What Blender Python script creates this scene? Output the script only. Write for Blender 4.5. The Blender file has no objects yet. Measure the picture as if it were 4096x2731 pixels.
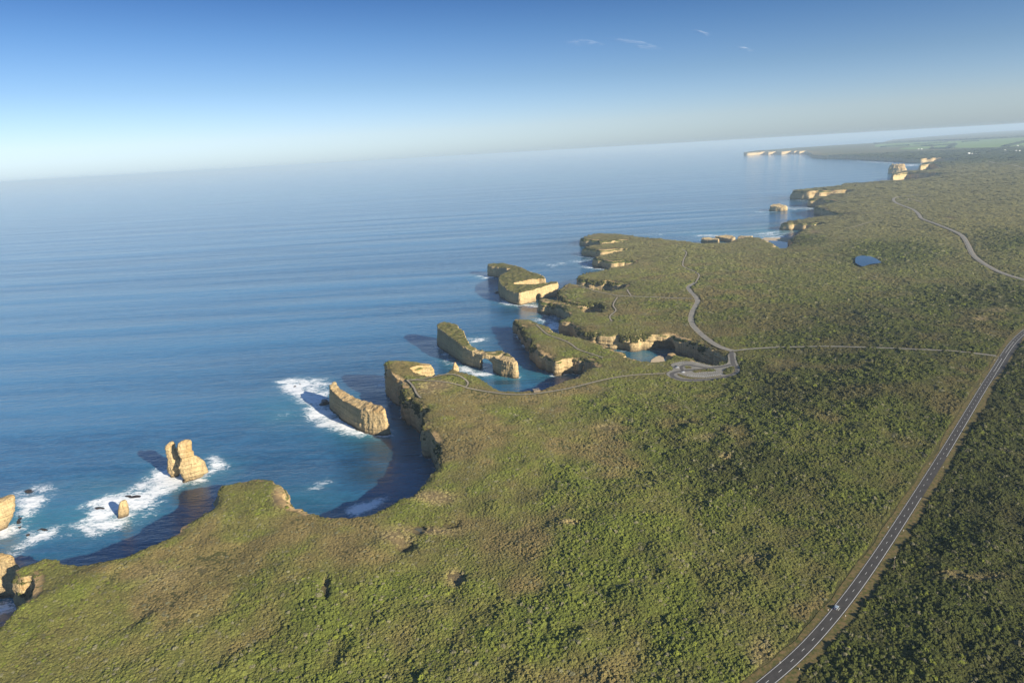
import bpy, bmesh, math, random
import numpy as np
from mathutils import Vector, Matrix
from mathutils.geometry import delaunay_2d_cdt

# ------------------------------------------------------------------ camera, sky, sun, exposure
sc = bpy.context.scene
FPX, HOR_V, HOR_M = 1568.0, 351.0, 0.057          # focal length and horizon in 2352-px units
PITCH = math.atan((784 - HOR_V) * math.cos(math.atan(HOR_M)) / FPX)
ROLL = -math.atan(HOR_M)
CZ = 320.0                                         # helicopter height above the sea, metres
cam_d = bpy.data.cameras.new('camera'); cam = bpy.data.objects.new('camera', cam_d)
sc.collection.objects.link(cam)
cam_d.sensor_width = 36; cam_d.lens = 36 * FPX / 2352
cam_d.clip_start = 1; cam_d.clip_end = 300000
cam.rotation_mode = 'QUATERNION'
cam.rotation_quaternion = (Matrix.Rotation(math.pi / 2 - PITCH, 4, 'X') @ Matrix.Rotation(ROLL, 4, 'Z')).to_quaternion()
cam.location = (0, 0, CZ)
sc.camera = cam

SUN_EL = math.radians(20.0); SUN_AZ = math.radians(133.0)   # azimuth clockwise from +Y
world = bpy.data.worlds.new('World'); sc.world = world; world.use_nodes = True
wn = world.node_tree
bgn = wn.nodes['Background']
sky = wn.nodes.new('ShaderNodeTexSky'); sky.sky_type = 'NISHITA'; sky.sun_disc = False
sky.sun_elevation = SUN_EL; sky.sun_rotation = SUN_AZ; sky.altitude = 300
sky.air_density = 1.0; sky.dust_density = 0.6; sky.ozone_density = 2.0
tcn = wn.nodes.new('ShaderNodeTexCoord'); sxn = wn.nodes.new('ShaderNodeSeparateXYZ'); rpn = wn.nodes.new('ShaderNodeValToRGB'); mxn = wn.nodes.new('ShaderNodeMix')
mxn.data_type = 'RGBA'; mxn.blend_type = 'MULTIPLY'; mxn.inputs[0].default_value = 1
wn.links.new(tcn.outputs['Generated'], sxn.inputs[0]); wn.links.new(sxn.outputs[2], rpn.inputs[0])
el_ = rpn.color_ramp.elements; el_[0].position = 0; el_[0].color = (.46, .60, .96, 1); el_[1].position = .5; el_[1].color = (.32, .45, .62, 1)
for p_, c_ in ((.035, (.47, .54, .77)), (.096, (.33, .41, .57)), (.158, (.22, .32, .48)), (.218, (.125, .22, .38)), (.30, (.17, .28, .46))):
    e_ = el_.new(p_); e_.color = (*c_, 1)
wn.links.new(sky.outputs[0], mxn.inputs[6]); wn.links.new(rpn.outputs[0], mxn.inputs[7]); wn.links.new(mxn.outputs[2], bgn.inputs[0]); bgn.inputs[1].default_value = 0.105
sl = bpy.data.lights.new('sun', 'SUN'); sl.energy = 5.0; sl.angle = math.radians(0.5); sl.color = (1.0, 0.90, 0.72)
so = bpy.data.objects.new('sun', sl); sc.collection.objects.link(so)
sdir = Vector((math.sin(SUN_AZ) * math.cos(SUN_EL), math.cos(SUN_AZ) * math.cos(SUN_EL), math.sin(SUN_EL)))
so.rotation_mode = 'QUATERNION'; so.rotation_quaternion = sdir.to_track_quat('Z', 'Y')
so.location = (300, -300, 500)
sc.view_settings.view_transform = 'Standard'; sc.view_settings.look = 'None'
sc.view_settings.exposure = 1.05; sc.view_settings.gamma = 1
sc.render.engine = 'CYCLES'
sc.cycles.max_bounces = 5; sc.cycles.diffuse_bounces = 2; sc.cycles.glossy_bounces = 2
sc.cycles.transmission_bounces = 2; sc.cycles.volume_bounces = 0; sc.cycles.transparent_max_bounces = 6
sc.cycles.use_denoising = True
random.seed(7); RNG = np.random.default_rng(7)

# ------------------------------------------------------------------ helpers: noise, rays, objects
def _hash(ix, iy, iz, seed):
    h = (ix * 374761393 + iy * 668265263 + iz * 2147483647 + seed * 974634777) & 0xffffffff
    h = ((h ^ (h >> 13)) * 1274126177) & 0xffffffff
    h = ((h ^ (h >> 16)) * 2246822519) & 0xffffffff
    return ((h ^ (h >> 15)) & 0xffffff) / 16777215.0
def vn(p, seed=0):
    """value noise in 2 or 3 dimensions, -1..1"""
    p = np.asarray(p, float)
    if p.shape[1] == 2: p = np.c_[p, np.zeros(len(p))]
    i = np.floor(p).astype(np.int64); f = p - i; f = f * f * (3 - 2 * f)
    r = 0
    for dx in (0, 1):
        wx = f[:, 0] if dx else 1 - f[:, 0]
        for dy in (0, 1):
            wy = f[:, 1] if dy else 1 - f[:, 1]
            for dz in (0, 1):
                wz = f[:, 2] if dz else 1 - f[:, 2]
                r = r + wx * wy * wz * _hash(i[:, 0] + dx, i[:, 1] + dy, i[:, 2] + dz, seed)
    return r * 2 - 1
def fbm(p, o=4, seed=0, g=0.5):
    p = np.asarray(p, float); r = 0; a = 1; s = 0
    for k in range(o):
        r = r + a * vn(p * (2 ** k) + k * 17.3, seed + k); s += a; a *= g
    return r / s
def sstep(a, b, x):
    t = np.clip((x - a) / (b - a), 0, 1); return t * t * (3 - 2 * t)

K = 2352 / 4096.0
_c, _s = math.cos(ROLL), math.sin(ROLL); _cp, _sp = math.cos(PITCH), math.sin(PITCH)
def ray(px, py):
    """direction through a pixel of the 4096-px photograph"""
    x = (np.asarray(px, float) * K - 1176) / FPX; y = -(np.asarray(py, float) * K - 784) / FPX
    xr = _c * x - _s * y; yr = _s * x + _c * y
    return np.stack([xr, _cp + yr * _sp, -_sp + yr * _cp], -1)
def at(px, py, z=0.0):
    d = ray(px, py); t = (z - CZ) / d[..., 2]
    return np.stack([d[..., 0] * t, d[..., 1] * t], -1)
# height of the plateau: measured at a few spots, blended between them
CTRL = [(0, 2600, 42), (600, 2500, 42), (1000, 2300, 40), (870, 1950, 41), (1050, 1905, 39), (1500, 2060, 37), (1600, 2000, 36), (1760, 1780, 35),
        (1690, 1650, 40), (1542, 1441, 44), (1700, 1500, 38), (2000, 1560, 31), (2220, 1434, 26), (2060, 1275, 26), (2350, 1360, 26),
        (2300, 1300, 27), (2600, 1340, 27), (2700, 1430, 27), (2750, 1500, 28), (2900, 1400, 30), (2170, 1190, 26), (2430, 1150, 26), (2400, 1030, 24),
        (2400, 940, 24), (3000, 950, 26), (3000, 1200, 32), (3150, 890, 28), (3260, 820, 34), (3180, 760, 46), (3580, 700, 46),
        (3690, 655, 46), (3700, 640, 44), (3000, 606, 58), (3180, 602, 58), (2700, 1700, 37), (3300, 1700, 42), (3800, 1600, 42), (4096, 1300, 42),
        (2400, 2100, 42), (2000, 2700, 42), (3340, 2430, 42), (3000, 2731, 42), (3500, 1000, 36), (4096, 900, 44), (4096, 620, 50), (3600, 590, 45), (2000, 1800, 39)]
_cxy = np.array([at(a, b, c) for a, b, c in CTRL]); _cz = np.array([c for a, b, c in CTRL], float)
def _lp(xy): return np.c_[np.arctan2(xy[:, 0], xy[:, 1]) * 1.3, np.log(np.hypot(xy[:, 0], xy[:, 1]) + 50)]
_clp = _lp(_cxy)
def Zs(xy):
    xy = np.atleast_2d(np.asarray(xy, float)); out = np.empty(len(xy))
    for a in range(0, len(xy), 50000):
        q = _lp(xy[a:a + 50000]); d2 = ((q[:, None, :] - _clp[None]) ** 2).sum(-1)
        w = (d2 + 0.0006) ** -1.6; out[a:a + 50000] = (w * _cz).sum(1) / w.sum(1)
    return out
def land(px, py):
    p = at(px, py, 40.0); p = np.atleast_2d(p); px = np.atleast_1d(px); py = np.atleast_1d(py)
    for _ in range(8): p = at(px, py, Zs(p))
    return p

def tag(o, label=None, cat=None, group=None, kind=None):
    for k, v in (('label', label), ('category', cat), ('group', group), ('kind', kind)):
        if v: o[k] = v
    return o
def mesh_obj(name, verts, faces, mat=None, parent=None, smooth=False, loc=None):
    me = bpy.data.meshes.new(name)
    verts = np.asarray(verts, float)
    if isinstance(faces, np.ndarray) and faces.ndim == 2:
        n, k = faces.shape
        me.vertices.add(len(verts)); me.vertices.foreach_set('co', verts.astype(np.float32).ravel())
        me.loops.add(n * k); me.loops.foreach_set('vertex_index', faces.astype(np.int32).ravel())
        me.polygons.add(n); me.polygons.foreach_set('loop_start', np.arange(0, n * k, k, dtype=np.int32))
        me.polygons.foreach_set('loop_total', np.full(n, k, np.int32)); me.update(calc_edges=True); me.validate()
    else:
        me.from_pydata([tuple(v) for v in verts], [], [tuple(f) for f in faces]); me.update()
    if smooth: me.polygons.foreach_set('use_smooth', np.ones(len(me.polygons), bool))
    if mat: me.materials.append(mat)
    o = bpy.data.objects.new(name, me); sc.collection.objects.link(o)
    if parent: o.parent = parent
    if loc is not None: o.location = loc
    return o
def empty(name, loc, rz=0):
    o = bpy.data.objects.new(name, None); sc.collection.objects.link(o); o.location = loc; o.rotation_euler = (0, 0, rz)
    o.empty_display_size = 0.5; return o
def attr(o, name, vals):
    a = o.data.attributes.new(name, 'FLOAT', 'POINT'); a.data.foreach_set('value', np.asarray(vals, np.float32))

# ------------------------------------------------------------------ materials
class NT:
    def __init__(s, name):
        s.m = bpy.data.materials.new(name); s.m.use_nodes = True; s.t = s.m.node_tree
        s.b = s.t.nodes['Principled BSDF']; s.out = s.t.nodes['Material Output']
    def n(s, t, **kw):
        x = s.t.nodes.new(t)
        for k, v in kw.items(): setattr(x, k, v)
        return x
    def l(s, a, b): s.t.links.new(a, b)
    def pos(s, scale=(1, 1, 1), rot=(0, 0, 0)):
        g = s.n('ShaderNodeNewGeometry'); mp = s.n('ShaderNodeMapping'); mp.inputs['Scale'].default_value = scale
        mp.inputs['Rotation'].default_value = rot
        s.l(g.outputs['Position'], mp.inputs['Vector']); return mp.outputs[0]
    def noise(s, vec, scale, detail=4, rough=0.55, dist=0):
        x = s.n('ShaderNodeTexNoise'); x.inputs['Scale'].default_value = scale; x.inputs['Detail'].default_value = detail
        x.inputs['Roughness'].default_value = rough; x.inputs['Distortion'].default_value = dist
        if vec is not None: s.l(vec, x.inputs['Vector'])
        return x.outputs['Fac']
    def ramp(s, fac, stops, interp='LINEAR'):
        r = s.n('ShaderNodeValToRGB'); r.color_ramp.interpolation = interp
        e = r.color_ramp.elements
        while len(e) > 1: e.remove(e[-1])
        e[0].position = stops[0][0]; e[0].color = (*stops[0][1], 1)
        for p, c in stops[1:]:
            k = e.new(p); k.color = (*c, 1)
        s.l(fac, r.inputs[0]); return r.outputs[0]
    def mix(s, f, a, b, mode='MIX'):
        x = s.n('ShaderNodeMix', data_type='RGBA', blend_type=mode)
        for v, i in ((f, 0), (a, 6), (b, 7)):
            if hasattr(v, 'links'): s.l(v, x.inputs[i])
            elif i == 0: x.inputs[0].default_value = v
            else: x.inputs[i].default_value = (*v, 1)
        return x.outputs[2]
    def math(s, op, a, b=0.0, c=None, clamp=False):
        x = s.n('ShaderNodeMath', operation=op, use_clamp=clamp)
        for v, i in ((a, 0), (b, 1), (c, 2)):
            if v is None: continue
            if hasattr(v, 'links'): s.l(v, x.inputs[i])
            else: x.inputs[i].default_value = v
        return x.outputs[0]
    def mr(s, v, a, b, c=0.0, d=1.0):
        x = s.n('ShaderNodeMapRange'); x.interpolation_type = 'SMOOTHSTEP'
        s.l(v, x.inputs[0])
        for i, q in zip((1, 2, 3, 4), (a, b, c, d)): x.inputs[i].default_value = q
        return x.outputs[0]
    def attr(s, name, typ='GEOMETRY'):
        a = s.n('ShaderNodeAttribute'); a.attribute_name = name; a.attribute_type = typ; return a
    def bump(s, h, strength=0.5, dist=1.0, normal=None):
        b = s.n('ShaderNodeBump'); b.inputs['Strength'].default_value = strength; b.inputs['Distance'].default_value = dist
        s.l(h, b.inputs['Height'])
        if normal is not None: s.l(normal, b.inputs['Normal'])
        return b.outputs[0]
    def done(s, col=None, rough=0.9, spec=0.3, normal=None, metal=0):
        if col is not None:
            if hasattr(col, 'links'): s.l(col, s.b.inputs['Base Color'])
            else: s.b.inputs['Base Color'].default_value = (*col, 1)
        if hasattr(rough, 'links'): s.l(rough, s.b.inputs['Roughness'])
        else: s.b.inputs['Roughness'].default_value = rough
        s.b.inputs['Specular IOR Level'].default_value = spec
        s.b.inputs['Metallic'].default_value = metal
        if normal is not None: s.l(normal, s.b.inputs['Normal'])
        return s.m

def m_rock(name, grass=0.0, tint=(1, 1, 1)):
    s = NT(name); g = s.n('ShaderNodeNewGeometry'); sep = s.n('ShaderNodeSeparateXYZ'); s.l(g.outputs['Position'], sep.inputs[0])
    nz = s.n('ShaderNodeSeparateXYZ'); s.l(g.outputs['Normal'], nz.inputs[0])
    warp = s.noise(s.pos((.03, .03, .03)), 1, 3)
    zz = s.math('MULTIPLY_ADD', warp, 7.0, sep.outputs[2])
    cb = s.n('ShaderNodeCombineXYZ'); s.l(zz, cb.inputs[2])
    xs = s.math('MULTIPLY', sep.outputs[0], 0.02); s.l(xs, cb.inputs[0])
    strata = s.noise(cb.outputs[0], 0.55, 5, 0.65)
    streak = s.noise(s.pos((.45, .45, .035)), 1, 4, 0.6)
    fine = s.noise(s.pos(), 0.5, 6, 0.65)
    col = s.ramp(strata, [(0.3, (.26, .15, .055)), (0.40, (.46, .30, .12)), (0.47, (.62, .46, .22)), (0.5, (.34, .21, .08)), (0.54, (.58, .42, .19)), (0.62, (.64, .48, .23)), (0.66, (.32, .19, .07)), (0.74, (.50, .33, .13))])
    col = s.mix(s.mr(streak, .47, .62, 0, .65), col, (.21, .13, .055))
    col = s.mix(s.mr(fine, .35, .75, 0, .45), col, (.60, .46, .24))
    col = s.mix(.28, col, (.66, .54, .34))
    crack = s.noise(s.pos((.8, .8, .06)), 1, 3, .6); col = s.mix(s.mr(crack, .60, .66, 0, .7), col, (.13, .08, .035))
    thin = s.noise(cb.outputs[0], 1.6, 3, .6); col = s.mix(s.mr(thin, .56, .62, 0, .45), col, (.25, .15, .06))
    # rusty weathered cap rock, pale middle, grey brown lower wall
    cap = s.math('MULTIPLY', s.mr(sep.outputs[2], 20, 34, 0, 1), s.mr(s.noise(s.pos((.06, .06, .1)), 1, 4), .42, .62, 0.0, .6))
    col = s.mix(cap, col, (.47, .29, .11))
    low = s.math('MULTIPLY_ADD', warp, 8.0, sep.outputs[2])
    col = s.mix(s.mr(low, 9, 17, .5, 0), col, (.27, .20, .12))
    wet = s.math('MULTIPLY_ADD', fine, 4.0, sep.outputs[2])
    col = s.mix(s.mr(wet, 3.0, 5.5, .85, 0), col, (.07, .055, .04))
    if grass > 0:
        gn = s.math('MULTIPLY_ADD', fine, 0.5, nz.outputs[2])
        gm = s.math('MULTIPLY', s.mr(gn, .78, .98, 0, 1), s.mr(sep.outputs[2], 9, 15, 0, grass))
        gcol = s.ramp(s.noise(s.pos(), .12, 5, .7), [(.3, (.09, .085, .03)), (.5, (.10, .12, .03)), (.7, (.15, .15, .05))])
        col = s.mix(gm, col, gcol)
    col = s.mix(1.0, col, tint, 'MULTIPLY')
    h1 = s.math('MULTIPLY_ADD', fine, 1.0, s.math('MULTIPLY', strata, 1.2)); h1 = s.math('MULTIPLY_ADD', streak, .8, h1)
    return s.done(col, .95, .1, s.bump(h1, 1.0, 2.2))

def m_ground():
    s = NT('heath_ground')
    big = s.noise(s.pos(), .0022, 4, .6); mid = s.noise(s.pos(), .02, 5, .65); fin = s.noise(s.pos(), .16, 6, .75)
    c = s.ramp(mid, [(.3, (.085, .08, .030)), (.48, (.12, .105, .040)), (.62, (.15, .12, .055)), (.75, (.19, .145, .075))])
    c = s.mix(s.mr(big, .4, .62, 0, .55), c, (.06, .075, .022))
    c = s.mix(s.mr(fin, .45, .68, 0, .6), c, (.045, .048, .018))
    rb = s.attr('bare').outputs['Fac']; rr_ = s.attr('rimrock').outputs['Fac']
    c = s.mix(s.math('MULTIPLY', rb, .8), c, s.mix(fin, (.20, .14, .07), (.34, .25, .14)))
    c = s.mix(rr_, c, s.mix(mid, (.42, .26, .11), (.55, .40, .21)))
    return s.done(c, .95, .1, s.bump(fin, .9, 4.0))
def m_shrub():
    s = NT('shrub_leaves'); a = s.attr('tint', 'INSTANCER'); oi = s.n('ShaderNodeObjectInfo')
    fin = s.noise(s.pos(), 1.6, 4, .7)
    c = s.mix(s.mr(fin, .35, .7, 0, 1), a.outputs['Color'], (1.35, 1.35, 1.15), 'MULTIPLY')
    c2 = s.mix(s.mr(fin, .5, .35, 0, .45), c, (.02, .022, .008))
    return s.done(c2, .85, .15, s.bump(s.noise(s.pos(), 3.0, 3, .7), .7, .5))
def m_plain(name, c1, c2, scale=.6, rough=.9, spec=.2, bump=.3):
    s = NT(name); n = s.noise(s.pos(), scale, 5, .65)
    return s.done(s.ramp(n, [(.35, c1), (.65, c2)]), rough, spec, s.bump(n, bump, .3))
def m_flat(name, c, rough=.5, spec=.4, metal=0):
    s = NT(name); n = s.noise(s.pos(), 2.0, 3)
    return s.done(s.mix(s.mr(n, .3, .7, 0, .15), c, tuple(x * .75 for x in c)), rough, spec, None, metal)
def m_water():
    s = NT('sea_water')
    sh = s.attr('shallow').outputs['Fac']; fo = s.attr('foam').outputs['Fac']; kelp = s.attr('kelp').outputs['Fac']
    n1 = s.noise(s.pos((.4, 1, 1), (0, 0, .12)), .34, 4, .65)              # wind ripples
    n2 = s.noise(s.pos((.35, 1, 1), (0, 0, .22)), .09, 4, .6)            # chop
    n3 = s.noise(s.pos((.12, 1, 1), (0, 0, .15)), .0105, 3, .5)           # swell
    n4 = s.noise(s.pos((.3, 1, 1), (0, 0, .2)), .0022, 3, .5)
    deep = s.mix(s.mr(n4, .35, .65), (.012, .085, .195), (.032, .145, .285))
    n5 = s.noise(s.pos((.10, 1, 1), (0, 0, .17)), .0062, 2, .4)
    ins = s.attr('inshore_dim').outputs['Fac']; off_ = s.math('SUBTRACT', 1.0, s.math('MULTIPLY', ins, .9))
    deep = s.mix(ins, deep, (.005, .045, .105))  # weaker sky reflection at steep view, painted as darker water near the coast
    crest_light = s.mr(s.math('MULTIPLY_ADD', n2, .5, s.math('MULTIPLY', n1, .5)), .42, .62)
    deep = s.mix(s.math('MULTIPLY', crest_light, s.math('MULTIPLY_ADD', off_, .35, .22)), deep, (.05, .20, .36))  # ripple highlights painted into the base colour
    deep = s.mix(s.math('MULTIPLY', s.mr(n3, .45, .62), s.math('MULTIPLY', off_, .3)), deep, (.05, .19, .34))  # light streaks along the swell, painted into the colour
    deep = s.mix(s.math('MULTIPLY', s.mr(n5, .42, .60), s.math('MULTIPLY', off_, .5)), deep, (.065, .215, .37))  # broader swell light bands, painted in the same way
    col = s.mix(sh, deep, (.04, .24, .27))
    col = s.mix(s.mr(kelp, 0, 1, 0, .8), col, (.012, .03, .035))
    # foam: the attribute says how much, streaky noise says where
    f1 = s.noise(s.pos((.5, 1, 1), (0, 0, -.45)), .24, 8, .72, 1.6)
    f2 = s.noise(s.pos((.6, 1, 1), (0, 0, -.45)), .035, 4, .6, .8)
    ft = s.math('MULTIPLY_ADD', f2, .45, s.math('MULTIPLY', f1, .55))
    ft = s.mr(ft, .34, .66)
    th = s.math('SUBTRACT', s.math('MULTIPLY_ADD', fo, 1.0, ft), 1.00)
    mask = s.mr(th, -.06, .58, 0, 1)
    mask = s.math('MULTIPLY', mask, s.mr(fo, 0.0, .08, 0, 1))
    milk = s.math('MULTIPLY', fo, .35)
    col = s.mix(milk, col, (.10, .30, .33))
    col = s.mix(mask, col, (.90, .92, .92))
    h = s.math('MULTIPLY_ADD', n2, 2.6, s.math('MULTIPLY', n1, 1.1)); h = s.math('MULTIPLY_ADD', n3, 9.0, h); h = s.math('MULTIPLY_ADD', n5, 16.0, h)
    rough = s.math('MULTIPLY_ADD', mask, .6, .10)
    s.b.inputs['IOR'].default_value = 1.33
    s.done(col, rough, .95, s.bump(h, .62, 1.0))
    return s.m

M = {}
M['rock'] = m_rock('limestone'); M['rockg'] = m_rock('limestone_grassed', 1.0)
M['ground'] = m_ground(); M['shrub'] = m_shrub()
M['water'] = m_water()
M['turf'] = m_plain('coastal_turf', (.065, .075, .018), (.16, .135, .055), .12, .95, .1, .6)
M['asphalt'] = m_plain('asphalt', (.042, .038, .035), (.062, .057, .052), .25, .85, .3, .1)
M['oldasphalt'] = m_plain('worn_asphalt', (.18, .168, .145), (.26, .24, .20), .12, .9, .2, .2)
M['verge'] = m_plain('dry_verge', (.065, .075, .02), (.19, .13, .06), .4, .95, .1, .6)
M['gravel'] = m_plain('pale_gravel', (.24, .205, .155), (.33, .285, .215), .5, .95, .1, .3)
M['paint'] = m_flat('road_paint', (.72, .72, .68), .7, .2)
M['sand'] = m_plain('beach_sand', (.42, .33, .22), (.52, .42, .29), .1, .95, .1, .1)
M['pasture'] = m_plain('pasture_grass', (.12, .20, .045), (.17, .24, .065), .004, .95, .1, .0)
M['hedge'] = m_plain('dark_trees', (.014, .022, .010), (.030, .042, .018), .03, .95, .1, .5)
M['reef'] = m_plain('wet_reef', (.018, .014, .012), (.05, .035, .025), .5, .5, .4, .8)
M['wood'] = m_plain('timber', (.16, .12, .08), (.28, .22, .16), 1.5)
M['white'] = m_flat('white_paint', (.78, .78, .75))
M['glass'] = m_flat('dark_glass', (.015, .02, .025), .08, .6)
M['tyre'] = m_flat('tyre_rubber', (.02, .02, .02), .9, .1)
M['chrome'] = m_flat('rim_metal', (.5, .5, .5), .3, .5, .9)
M['lampred'] = m_flat('tail_lamp', (.45, .02, .015), .3)
M['lampw'] = m_flat('head_lamp', (.75, .75, .7), .2)
M['silver'] = m_flat('silver_blue_paint', (.42, .50, .56), .25, .6, .35)
M['carwhite'] = m_flat('white_car_paint', (.80, .82, .84), .25, .6)
M['cardark'] = m_flat('dark_blue_car_paint', (.025, .045, .08), .2, .6)
M['roofr'] = m_flat('red_roof', (.30, .10, .07), .8)
sp = NT('pond_water'); sp.done((.015, .05, .10), .06, .5, sp.bump(sp.noise(sp.pos(), .3, 3), .05, .2)); M['pond'] = sp.m

# ------------------------------------------------------------------ the coastline, traced as the cliff-top edge
COAST = [(-900, 2900), (-420, 2731), (-160, 2590), (0, 2489), (23, 2470), (77, 2428), (115, 2394), (130, 2369), (136, 2338), (128, 2312), (96, 2300), (62, 2290), (48, 2281), (60, 2268),
 (90, 2249), (134, 2234), (180, 2222), (207, 2230), (243, 2241), (287, 2248), (340, 2245), (383, 2236), (459, 2225), (515, 2210), (560, 2190), (628, 2164), (679, 2141), (716, 2120), (722, 2096), (781, 2062),
 (827, 2037), (868, 2005), (868, 1968), (862, 1942), (888, 1925), (918, 1917), (944, 1904), (985, 1900), (1046, 1904), (1082, 1911), (1117, 1932), (1133, 1960), (1140, 1991), (1161, 2006), (1200, 2024), (1230, 2040),
 (1286, 2053), (1357, 2056), (1403, 2059), (1449, 2056), (1490, 2048), (1510, 2033), (1561, 2007), (1602, 1982), (1653, 1972), (1668, 1949), (1699, 1918), (1724, 1883), (1755, 1860), (1757, 1821), (1765, 1786),
 (1758, 1760), (1740, 1730), (1714, 1704), (1689, 1689), (1696, 1658), (1704, 1633), (1684, 1607), (1653, 1592), (1633, 1577), (1617, 1556), (1607, 1528), (1587, 1500), (1561, 1490), (1552, 1467), (1542, 1441),
 (1571, 1439), (1633, 1439), (1679, 1442), (1712, 1446), (1722, 1454), (1700, 1452), (1679, 1453), (1662, 1458), (1648, 1470), (1654, 1482), (1672, 1492), (1700, 1498), (1727, 1500), (1755, 1494), (1790, 1485), (1806, 1474), (1815, 1458), (1824, 1459),
 (1836, 1474), (1857, 1482), (1898, 1500), (1949, 1531), (2002, 1556), (2044, 1560), (2102, 1561), (2159, 1551), (2236, 1528), (2297, 1509), (2350, 1480), (2376, 1466), (2387, 1452), (2368, 1439), (2343, 1430),
 (2293, 1424), (2255, 1429), (2221, 1436), (2211, 1424), (2178, 1409), (2144, 1383), (2130, 1352), (2106, 1329), (2094, 1302), (2067, 1281), (2056, 1270), (2086, 1269), (2125, 1274), (2159, 1291), (2197, 1308),
 (2205, 1321), (2236, 1334), (2293, 1344), (2350, 1358), (2400, 1373), (2447, 1392), (2492, 1408), (2523, 1430), (2568, 1441), (2612, 1443), (2648, 1441), (2672, 1432), (2668, 1412), (2690, 1408), (2724, 1421), (2769, 1430), (2791, 1446),
 (2818, 1453), (2871, 1452), (2894, 1441), (2905, 1424), (2890, 1408), (2858, 1398), (2813, 1378), (2770, 1362), (2720, 1350), (2690, 1336), (2640, 1336), (2599, 1336), (2550, 1338), (2479, 1340), (2412, 1331), (2360, 1326), (2327, 1322), (2308, 1300),
 (2285, 1284), (2260, 1281), (2244, 1280), (2243, 1270), (2262, 1262), (2278, 1252), (2270, 1238), (2250, 1220), (2225, 1206), (2185, 1201), (2163, 1199), (2160, 1192), (2176, 1187), (2205, 1192), (2236, 1197), (2259, 1207), (2304, 1221), (2350, 1240), (2389, 1243),
 (2416, 1239), (2426, 1230), (2415, 1215), (2395, 1205), (2366, 1204), (2330, 1206), (2290, 1203), (2256, 1192), (2240, 1176), (2238, 1160), (2250, 1146), (2272, 1138), (2297, 1135), (2322, 1141), (2345, 1147), (2389, 1155), (2443, 1160), (2479, 1156), (2503, 1146),
 (2503, 1135), (2479, 1128), (2434, 1125), (2389, 1123), (2354, 1121), (2327, 1115), (2320, 1107), (2330, 1098), (2362, 1087), (2394, 1080), (2420, 1074), (2447, 1067), (2487, 1060), (2519, 1056), (2546, 1043), (2530, 1037),
 (2500, 1036), (2470, 1039), (2447, 1041), (2415, 1035), (2385, 1031), (2380, 1026), (2396, 1021), (2434, 1014), (2479, 1006), (2514, 1000), (2540, 997), (2530, 993), (2479, 996), (2434, 998), (2405, 1001), (2380, 995), (2350, 991), (2343, 985), (2367, 979), (2403, 977),
 (2456, 971), (2492, 967), (2510, 961), (2505, 957), (2479, 956), (2447, 960), (2412, 962), (2371, 957), (2340, 955), (2334, 950), (2348, 940), (2367, 934), (2412, 932), (2470, 933), (2514, 938), (2577, 946), (2657, 955), (2724, 962), (2789, 971),
 (2878, 971), (2931, 967), (2943, 957), (2979, 946), (3032, 949), (3056, 961), (3080, 968), (3104, 985), (3124, 996), (3146, 992), (3164, 982), (3180, 968), (3172, 955), (3184, 943), (3194, 928), (3206, 918), (3240, 906), (3274, 896), (3297, 887), (3271, 887), (3227, 889), (3180, 888), (3150, 890), (3136, 886), (3162, 880), (3206, 874),
 (3240, 869), (3298, 861), (3376, 856), (3412, 852), (3380, 850), (3349, 848), (3318, 842), (3300, 834), (3280, 828), (3264, 825), (3272, 820), (3305, 815), (3335, 809), (3352, 801), (3325, 799), (3305, 799), (3270, 795), (3243, 796), (3240, 790), (3268, 787), (3305, 785), (3330, 776),
 (3403, 767), (3424, 760), (3395, 757), (3363, 759), (3308, 760), (3260, 763), (3209, 764), (3177, 763), (3178, 758), (3220, 754), (3274, 749), (3342, 744), (3366, 738), (3378, 733), (3444, 730), (3512, 725), (3580, 720), (3640, 716), (3690, 712), (3730, 703),
 (3790, 694), (3740, 689), (3679, 689.5), (3643, 688.5), (3612, 690), (3588, 696), (3574, 700), (3580, 691), (3612, 684), (3663, 682), (3710, 679), (3762, 673), (3772, 664), (3745, 655), (3719, 654), (3694, 659), (3682, 664), (3686, 655), (3708, 650), (3730, 648.5), (3768, 645), (3832, 641), (3834, 637), (3806, 631), (3768, 628.5), (3742, 630),
 (3679, 634), (3628, 633), (3602, 629), (3564, 629), (3526, 627), (3480, 625.5), (3436, 624), (3400, 622), (3353, 622), (3293, 621), (3255, 618), (3238, 610), (3228, 605), (3226, 602.5), (3196, 605), (3190, 602.8), (3176, 605.4), (3168, 603.2), (3126, 607), (3112, 606.8), (3106, 605), (3072, 608.2), (3064, 606), (3004, 611), (2986, 612.3), (2976, 609), (3040, 601),  # zigzags on the far headland added to turn its wall towards the sun
 (3115, 596.5), (3204, 590), (3293, 584), (3412, 577), (3531, 570), (3570, 559), (3700, 548), (3900, 532), (4200, 514)]
CP = np.array(COAST, float)
cw = land(CP[:, 0], CP[:, 1])
tail = np.array([(30000, 26000), (30000, 0), (3000, -800), (-700, -300)], float)
def seg_dist(P, A, B, chunk=4000):
    out = np.empty(len(P)); idx = np.empty(len(P), int); d = B - A; dd = (d * d).sum(1) + 1e-9
    for i in range(0, len(P), chunk):
        q = P[i:i + chunk, None, :] - A[None]
        t = np.clip((q * d).sum(-1) / dd, 0, 1); e = q - t[..., None] * d
        D = (e * e).sum(-1); k = D.argmin(1); idx[i:i + chunk] = k; out[i:i + chunk] = np.sqrt(D[np.arange(len(k)), k])
    return out, idx
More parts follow.
